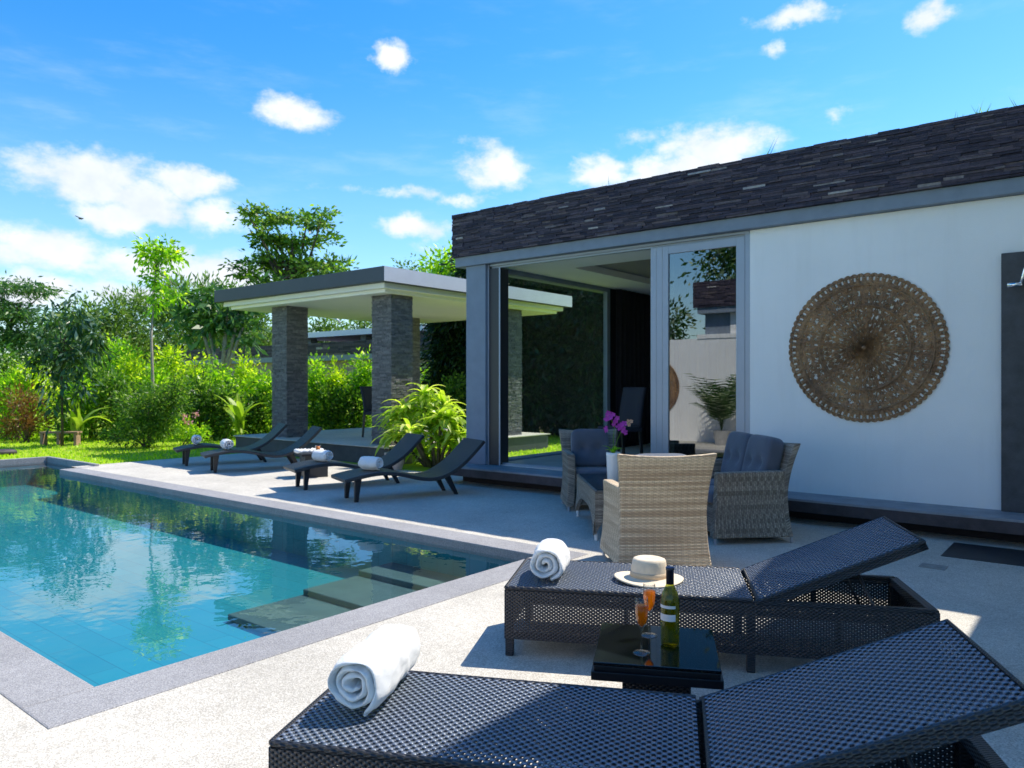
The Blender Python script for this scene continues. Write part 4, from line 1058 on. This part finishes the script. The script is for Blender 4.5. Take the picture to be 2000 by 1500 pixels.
# feathery tree at far left
d = 27.0; b0 = gp(8, d)
tree('spreading_tree', 'tall feathery tree with layered crown at the left edge', 'tree', b0,
     [(0, 0, 0), (.1, .1, 1.4), (.0, .2, 3.0), VL * .6 + Vector((0, 0, 4.3))], .15,
     [blob(20, 565, d, 60, 16, b0), blob(70, 560, d, 36, 10, b0), blob(-20, 600, d, 70, 24, b0), blob(40, 612, d, 70, 18, b0), blob(60, 655, d, 60, 22, b0), blob(-10, 670, d, 60, 30, b0), blob(75, 700, d, 40, 25, b0)],
     M['lf_cool'], M['barkdark'], 210, 50, .30, .17, .3, .25, limbs=14, flat=.4, rseed=2)
# big tree behind the pavilion
d = 33.0; b0 = gp(585, d)
tree('broad_tree', 'big tree with open spreading crown rising behind the pavilion roof', 'tree', b0,
     [(0, 0, 0), (.0, .1, 3.0), VL * (-.2) + Vector((0, 0, 5)), VL * (-.3) + Vector((0, 0, 6.6))], .26,
     [blob(500, 425, d, 45, 22, b0), blob(555, 425, d, 50, 20, b0), blob(610, 435, d, 45, 22, b0), blob(520, 470, d, 55, 24, b0), blob(590, 475, d, 60, 26, b0), blob(640, 470, d, 18, 18, b0),
      blob(500, 515, d, 50, 22, b0), blob(560, 520, d, 60, 28, b0), blob(625, 525, d, 55, 26, b0), blob(670, 530, d, 30, 24, b0), blob(480, 540, d, 30, 18, b0), blob(650, 414, d, 20, 5, b0), blob(560, 560, d, 90, 22, b0)],
     M['lf_mid'], M['barkdark'], 175, 36, .24, .24, .45, .15, limbs=30, flat=.5, rseed=3)
# bright tree right of it
d = 26.0; b0 = gp(878, d)
tree('broad_tree', 'bright green tree top between pavilion roof and villa parapet', 'tree', b0, [(0, 0, 0), (0, 0, 3), (0, .2, 5)], .18,
     [blob(870, 520, d, 34, 26, b0), blob(900, 545, d, 40, 30, b0), blob(850, 545, d, 30, 20, b0), blob(925, 520, d, 30, 25, b0)], M['lf_bright'], M['bark'], 60, 36, .28, .2, .45, .2, rseed=4)
d = 33.0; b0 = gp(800, d)
tree('broad_tree', 'low dusty green tree showing just over the pavilion roof', 'tree', b0, [(0, 0, 0), (0, 0, 3), (0, .2, 4.6)], .15,
     [blob(800, 530, d, 26, 14, b0), blob(770, 560, d, 40, 26, b0), blob(835, 560, d, 40, 26, b0)], M['lf_far'], M['bark'], 50, 36, .25, .18, .45, .2, rseed=5)
# row of casuarinas far behind
for i, (px, top, wd) in enumerate(((170, 585, 40), (225, 575, 40), (272, 566, 38), (340, 552, 48), (402, 545, 44), (448, 552, 40), (130, 610, 36), (505, 580, 40), (560, 600, 46), (640, 610, 50), (710, 605, 46), (800, 610, 50))):
    d = 42 + (i % 3) * 2.0; b0 = gp(px, d); h = (750 - top)
    tree('casuarina', ('feathery grey green casuarina in the far row, %s' % ('above the orange bush', 'left of the spindly tree', 'just left of the spindly tree top', 'just right of the spindly tree', 'above the plumeria', 'left of the pavilion roof corner', 'by the dark mango sapling', 'behind the plumeria crown', 'behind the left pavilion column', 'between the pavilion columns', 'left of the second pavilion column', 'right of the second pavilion column')[i]), 'tree', b0,
         [(0, 0, 0), (0, 0, 2), (0, 0, h * d / 1459 * .7)], .16,
         [blob(px, top + 25, d, wd * .55, 28, b0), blob(px - 12, top + 70, d, wd * .8, 45, b0), blob(px + 14, top + 120, d, wd, 55, b0), blob(px, top + 170, d, wd, 40, b0)],
         M['lf_far'], M['bark'], 110, 46, .36, .30, .30, -.5, 'casuarinas in the far row', rseed=20 + i)
# plumeria with pale limbs
d = 23.0; b0 = gp(432, d)
pl = tree('plumeria', 'dark leaved plumeria with pale bare limbs left of the pavilion', 'tree', b0, [(0, 0, 0), (0, 0, .9), VL * (-.05) + Vector((0, 0, 1.6))], .12,
     [blob(365, 600, d, 28, 34, b0), blob(400, 590, d, 34, 30, b0), blob(440, 600, d, 36, 30, b0), blob(480, 615, d, 26, 34, b0), blob(420, 640, d, 60, 30, b0), blob(485, 660, d, 26, 30, b0), blob(360, 650, d, 26, 30, b0)],
     M['lf_cool'], M['barkpale'], 70, 16, .24, .36, .32, .35, limbs=0, rseed=6)
mb = MB(); s0 = Vector((0, 0, 1.5))
for px, py in ((385, 640), (405, 655), (445, 625), (470, 622), (480, 645), (440, 660)):
    e = at(px, py - 25, d) - b0; mb.tube([s0, s0.lerp(e, .5) - Vector((0, 0, .12)), e], [.07, .055, .035], 7)
mb.build('limb', M['barkpale'], pl, smooth=True)
# dark mango-like sapling at left
d = 17.0; b0 = gp(122, d)
tree('mango_sapling', 'young mango tree with drooping dark glossy leaves behind the bench', 'tree', b0,
     [(0, 0, 0), (.0, .02, .8), VL * (-.02) + Vector((0, 0, 1.7)), VL * (-.04) + Vector((0, 0, 2.5))], .035,
     [blob(100, 640, d, 26, 34, b0), blob(148, 640, d, 24, 36, b0), blob(80, 690, d, 26, 36, b0), blob(125, 695, d, 34, 36, b0), blob(160, 715, d, 26, 36, b0), blob(95, 600, d, 14, 18, b0), blob(145, 600, d, 18, 16, b0), blob(105, 750, d, 30, 30, b0), blob(150, 765, d, 22, 26, b0), blob(180, 675, d, 24, 30, b0), blob(195, 640, d, 12, 16, b0), blob(110, 800, d, 18, 20, b0)],
     M['lf_dark'], M['barkdark'], 90, 14, .15, .21, .28, 1.1, limbs=18, rseed=7)
# feathery dark shrub in front of the hedge
d = 16.6; b0 = gp(285, d)
tree('feathery_shrub', 'dense dark feathery shrub standing on the lawn in front of the hedge', 'shrub', b0, None, .02,
     [blob(270, 800, d, 46, 46, b0), blob(320, 790, d, 56, 50, b0), blob(345, 770, d, 28, 40, b0), blob(255, 850, d, 36, 26, b0), blob(305, 840, d, 50, 36, b0), blob(330, 800, d, 34, 40, b0)],
     M['lf_mid'], M['bark'], 95, 80, .12, .095, .28, .1, limbs=9, rseed=8)
# hedge of bright shrubs
hedge = [(20, 760, 50, 'bright', 19), (60, 740, 46, 'yellow', 19.5), (8, 700, 40, 'mid', 20), (180, 740, 56, 'mid', 19.5), (150, 770, 40, 'bright', 18.8), (235, 700, 62, 'bright', 22), (225, 760, 46, 'mid', 19), (330, 700, 48, 'yellow', 21), (385, 730, 50, 'yellow', 20.5),
         (430, 740, 46, 'bright', 20), (395, 780, 44, 'mid', 19), (440, 790, 40, 'mid', 19), (480, 730, 40, 'yellow', 21), (520, 750, 44, 'bright', 20.5), (500, 800, 40, 'mid', 20), (300, 740, 44, 'bright', 20), (255, 720, 40, 'yellow', 21.5),
         (616, 720, 30, 'bright', 21.5), (655, 730, 30, 'yellow', 21.7), (710, 715, 34, 'bright', 21.6), (640, 790, 40, 'mid', 21.2), (690, 790, 40, 'mid', 21.2), (850, 730, 36, 'bright', 22), (885, 760, 36, 'mid', 19.5), (580, 750, 36, 'bright', 21.5)]
hl = ['at the far left behind the orange bush', 'right behind the orange bush', 'at the left edge under the feathery tree', 'behind the mango sapling, right of its trunk', 'low down behind the wooden bench', 'tall rounded, with leaves like a mound, left of the spindly tree', 'left of the dark feathery shrub', 'right behind the spindly tree trunk', 'between spindly tree and plumeria', 'below the plumeria', 'low, right of the dark feathery shrub', 'low, left of the banana plant', 'tallest yellow one by the left pavilion column', 'touching the left pavilion column', 'low, right of the banana plant', 'directly behind the dark feathery shrub', 'upper one left of the spindly tree trunk', 'first in the gap between the pavilion columns', 'middle one in the gap between the pavilion columns', 'last in the gap before the second pavilion column', 'low dark one at the left of the pavilion gap', 'low dark one at the right of the pavilion gap', 'right of the second pavilion column', 'between the strap leaved plant and the villa column', 'hidden half behind the left pavilion column']
for i, (px, top, wd, kind, d) in enumerate(hedge):
    b0 = gp(px, d); gy = 750 + 1459 * 1.42 / d; tp = top - wd * .8; hgt = gy - tp
    bl = [blob(px, tp + hgt * .18, d, wd * .38, hgt * .17, b0), blob(px - wd * .3, tp + hgt * .42, d, wd * .55, hgt * .2, b0), blob(px + wd * .35, tp + hgt * .5, d, wd * .5, hgt * .22, b0), blob(px, tp + hgt * .78, d, wd * .75, hgt * .2, b0), blob(px + wd * .1, tp + hgt * .3, d, wd * .5, hgt * .18, b0)]
    tree('hedge_shrub', '%s green hedge shrub %s' % ({'bright': 'bright', 'yellow': 'yellowish', 'mid': 'deep'}[kind], hl[i]), 'shrub', b0, None, .02, bl, M['lf_' + kind], M['bark'],
         60, 44, .15, (.11, .13, .10)[i % 3], (.45, .4, .55)[i % 3], (-.2, .1, -.1)[i % 3], 'hedge shrubs along the garden', limbs=7, rseed=60 + i)
# orange-brown bush
d = 18.2; b0 = gp(48, d)
tree('croton_bush', 'rusty orange brown bush at the far left of the lawn', 'shrub', b0, None, .015, [blob(45, 785, d, 34, 30, b0), blob(55, 825, d, 42, 30, b0), blob(30, 830, d, 30, 26, b0)], M['lf_red'], M['bark'], 60, 40, .10, .10, .25, -.4, limbs=7, rseed=9)
# low shrub with pink flowers
d = 17.2; b0 = gp(365, d)
tfl = tree('flowering_shrub', 'low pale green shrub with pink flowers on the lawn edge', 'shrub', b0, None, .012, [blob(360, 842, d, 30, 16, b0), blob(385, 848, d, 30, 14, b0)], M['lf_bright'], M['bark'], 40, 30, .08, .07, .5, .0, limbs=5, rseed=10)
v, _ = crown_pts([blob(362, 812, d, 8, 5, b0), blob(384, 808, d, 6, 5, b0), blob(366, 824, d, 10, 5, b0)], 9, 12, .035, .05, .8)
leaf_mesh('blossom', v, M['flower_pink'], tfl)
# banana-like clumps
def strap_plant(name, label, cat, base, n, L, W, droop, m, up=.75, stem=None, stemr=.04, seed=1, lift=0, group=None, spreadr=.05, lmin=.6):
    t = thing(name, label, cat, tuple(base), 0, group); rg = random.Random(seed); mb = MB()
    for k in range(n):
        a = rg.uniform(0, 2 * PI); strap(mb, (rg.uniform(-spreadr, spreadr), rg.uniform(-spreadr, spreadr), lift * rg.uniform(.5, 1)), (math.cos(a), math.sin(a), 0), L * rg.uniform(lmin, 1.1), W * rg.uniform(.7, 1.2), droop * rg.uniform(.6, 1.4), 8, up * rg.uniform(.75, 1.15))
    mb.build('leaves', m, t, smooth=False)
    if stem:
        MB().tube([(0, 0, 0), (.02, 0, stem * .5), (0, .01, stem)], [stemr, stemr * .9, stemr * .7], 8).build('stem', M['lf_banana'], t, smooth=True)
    return t
strap_plant('banana_plant', 'young banana plant with upright pale leaves left of the pavilion column', 'plant', gp(469, 18.3), 9, 1.05, .22, 1.3, M['lf_banana'], .9, .45, .05, 3, .35)
strap_plant('banana_plant', 'young banana plant with arching pale leaves beside the wooden bench', 'plant', gp(152, 17.6), 9, 1.1, .19, 1.9, M['lf_banana'], .85, .4, .05, 5, .3)
# strap leaved clump by the pavilion
cl = thing('screwpine', 'large sunlit clump of drooping variegated strap leaves beside the pavilion platform', 'plant', (9.15, 9.0, -.02))
rg = random.Random(12); mb = MB(); sm = MB()
heads = []
for px, py in ((790, 800), (830, 770), (865, 790), (880, 820), (800, 840), (840, 830), (870, 860), (820, 870), (850, 900), (770, 850), (885, 870), (835, 795), (860, 815), (780, 815), (895, 845)):
    p = at(px, py + 12, 12.9 + rg.uniform(-.5, .4)) - Vector((9.15, 9.0, -.02)); heads.append(p)
for p in heads:
    sm.tube([Vector((p.x * .25, p.y * .25, 0)), Vector((p.x * .6, p.y * .6, p.z * .6)), p], [.03, .025, .02], 6)
    for k in range(40):
        a = rg.uniform(0, 2 * PI); strap(mb, p, (math.cos(a), math.sin(a), 0), rg.uniform(.32, .62), rg.uniform(.07, .115), rg.uniform(1.6, 3.2), 7, rg.uniform(.25, .95))
mb.build('leaves', M['lf_strap'], cl); sm.build('stems', M['bark'], cl, smooth=True)
# stone planter half hidden in it
o = MB().lathe([(.12, 0), (.15, .12), (.17, .28), (.15, .28), (.13, .2), (.001, .2)], 20).build('planter', mat('pale_concrete', (.42, .38, .36), .8, .1, 8), None, smooth=False)
pp = at(771, 850, 12.2); o.location = (pp.x, pp.y, 0.0); tag(o, 'small pale concrete planter half hidden under the strap leaves', 'planter')
# bamboo hedge behind the villa
bl_ = ['at its left end beside the villa column', 'second clump from its left end', 'behind the far pavilion column', 'just right of the far pavilion column', 'in the middle of the doorway view', 'right of the middle of the doorway view', 'next to the dark curtain', 'behind the dark curtain']
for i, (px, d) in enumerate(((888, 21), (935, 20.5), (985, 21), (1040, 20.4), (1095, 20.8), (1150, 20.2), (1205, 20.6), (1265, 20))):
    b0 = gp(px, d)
    tree('bamboo_clump', 'shaded green bamboo clump of the tall hedge, %s' % bl_[i], 'bamboo', b0, None, .03,
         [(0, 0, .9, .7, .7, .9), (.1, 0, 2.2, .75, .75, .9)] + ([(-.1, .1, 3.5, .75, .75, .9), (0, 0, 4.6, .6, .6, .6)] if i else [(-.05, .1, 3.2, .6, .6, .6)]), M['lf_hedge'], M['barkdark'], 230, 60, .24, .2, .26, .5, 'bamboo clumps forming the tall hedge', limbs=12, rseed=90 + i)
# trees and palm seen mirrored in the door glass
b0 = Vector((-4.9, 8.1, 0))
tree('broad_tree', 'dark broad tree rising behind the wing across the pool', 'tree', b0, [(0, 0, 0), (0, .1, 2.5), (0, 0, 4.6)], .2, [(0, 0, 6.0, 1.6, 1.5, 1.2), (.6, -.8, 5.2, 1.3, 1.3, .9), (-.3, 1.0, 5.3, 1.2, 1.0, .9)], M['lf_dark'], M['barkdark'], 110, 40, .3, .2, .45, .2, rseed=31)
b0 = Vector((-2.3, 9.7, 0))
tree('broad_tree', 'smaller dark tree beside the end of the wing across the pool', 'tree', b0, [(0, 0, 0), (0, .1, 1.2), (0, 0, 2.4)], .12, [(0, 0, 2.9, .9, .9, .7), (.2, .3, 2.0, .9, .9, .7), (0, -.3, 1.4, .8, .8, .6)], M['lf_dark'], M['barkdark'], 90, 36, .22, .16, .45, .2, rseed=32)
pt = thing('potted_palm', 'potted palm with arching fronds by the wall across the pool, mirrored in the door', 'palm', (-.1, 6.98, 0))
MB().lathe([(.14, 0), (.19, .3), (.2, .34), (.17, .34), (.16, .28), (.001, .28)], 24).build('pot', mat('grey_pot', (.4, .4, .4), .7), pt)
rg = random.Random(8); mb = MB()
for k in range(44):
    a = rg.uniform(0, 2 * PI); d_ = Vector((math.cos(a), math.sin(a), 0)); p = Vector((0, 0, .3)); v_ = (d_ * rg.uniform(.08, .32) + Vector((0, 0, 1))).normalized(); L = rg.uniform(.8, 1.55); S = 14
    for s2 in range(S):
        q = p + v_ * (L / S); side = v_.cross(Vector((0, 0, 1))); side = side.normalized() if side.length > .01 else Vector((1, 0, 0))
        mb.add([p - side * .006, p + side * .006, q + side * .006, q - side * .006], [(0, 1, 2, 3)])
        if s2 > 3:
            for sg in (-1, 1):
                tip = q + (side * sg * .8 + v_ * .7 + Vector((0, 0, -.35))).normalized() * .30; mb.add([q - v_ * .012, q + v_ * .022, tip], [(0, 1, 2)])
        p = q; v_ = (v_ + Vector((0, 0, -.06)) + d_ * .035).normalized()
mb.build('fronds', M['lf_dark'], pt)

# bench on the lawn
be = thing('bench', 'low weathered wooden plank bench on the lawn at left', 'bench', tuple(at(119, 870, 17.3) * 1.0), math.atan2(VL.y, VL.x) + R(4)); be.location.z = -.02
for y in (-.12, .02): MB().box(-.42, .42, y, y + .1, .28, .32).build('plank', M['wood'], be, bevel=.004)
for x in (-.38, -.02, .36): MB().box(x - .03, x + .03, -.1, .1, 0, .279).build('leg', M['wood'], be)
# low dark stone at the pool's left far corner
o = rbox(.5, .35, .14, n=6, p=3).build('rock', M['darkstone'], None, smooth=True); q = at(4, 889, 14.9); o.location = (q.x, q.y, .03); tag(o, 'low dark rock on the grass at the far left of the pool', 'rock')
# small bird in the sky
q = at(158, 427, 45); bd = MB()
bd.tube([VL * (-.16), VL * (-.08), VL * .02, VL * .12, VL * .17], [.01, .045, .055, .03, .008], 8)
for s in (-1, 1):
    e = VF * (s * .25) + VL * (-.18) + Vector((0, 0, .12)); bd.add([VL * .06, VL * (-.05), e - VL * .05, e + VL * .02], [(0, 1, 2, 3)]); bd.add([VL * .06 + Vector((0, 0, .012)), e + VL * .02 + Vector((0, 0, .006)), e - VL * .05 + Vector((0, 0, .006)), VL * (-.05) + Vector((0, 0, .012))], [(0, 1, 2, 3)])
o = bd.build('bird', M['darkframe'], None); o.location = q; tag(o, 'tiny dark bird flying in front of the clouds', 'bird')

# grass blades on the lawn
n = 26000; gx = nprng.uniform(0, 1, n); gy = nprng.uniform(0, 1, n)
dd_ = 13.2 + 9 * gx ** 1.4; pxx = -80 + 1330 * gy
lat = dd_ * (pxx - 1000) / 1459.0; X = lat * .6266 + dd_ * .7793; Y = -lat * .7793 + dd_ * .6266
ok = ((Y > 13.8) & (X > 5.6)) | (Y > 15.75) | ((X > 8.6) & (Y < 9.7) & (Y > 7.5)) | ((X > 13.5) & (Y > 7.5))
ok &= ~((X > 8.6) & (X < 13.5) & (Y > 9.65) & (Y < 14.7))
X, Y = X[ok], Y[ok]; n = len(X)
cen = np.stack([X, Y, np.full(n, .005)], 1); ax = nprng.normal(size=(n, 3)) * .45 + np.array([0, 0, 1.0])
struct(leaf_mesh('grass', np_leaves(cen, ax, nprng.uniform(.03, .085, n), .3), M['grass']), 'stuff')

sc.cycles.max_bounces = 10; sc.cycles.transparent_max_bounces = 24; sc.cycles.glossy_bounces = 4; sc.cycles.caustics_reflective = False
sc.cycles.use_denoising = True; sc.cycles.sample_clamp_indirect = 6
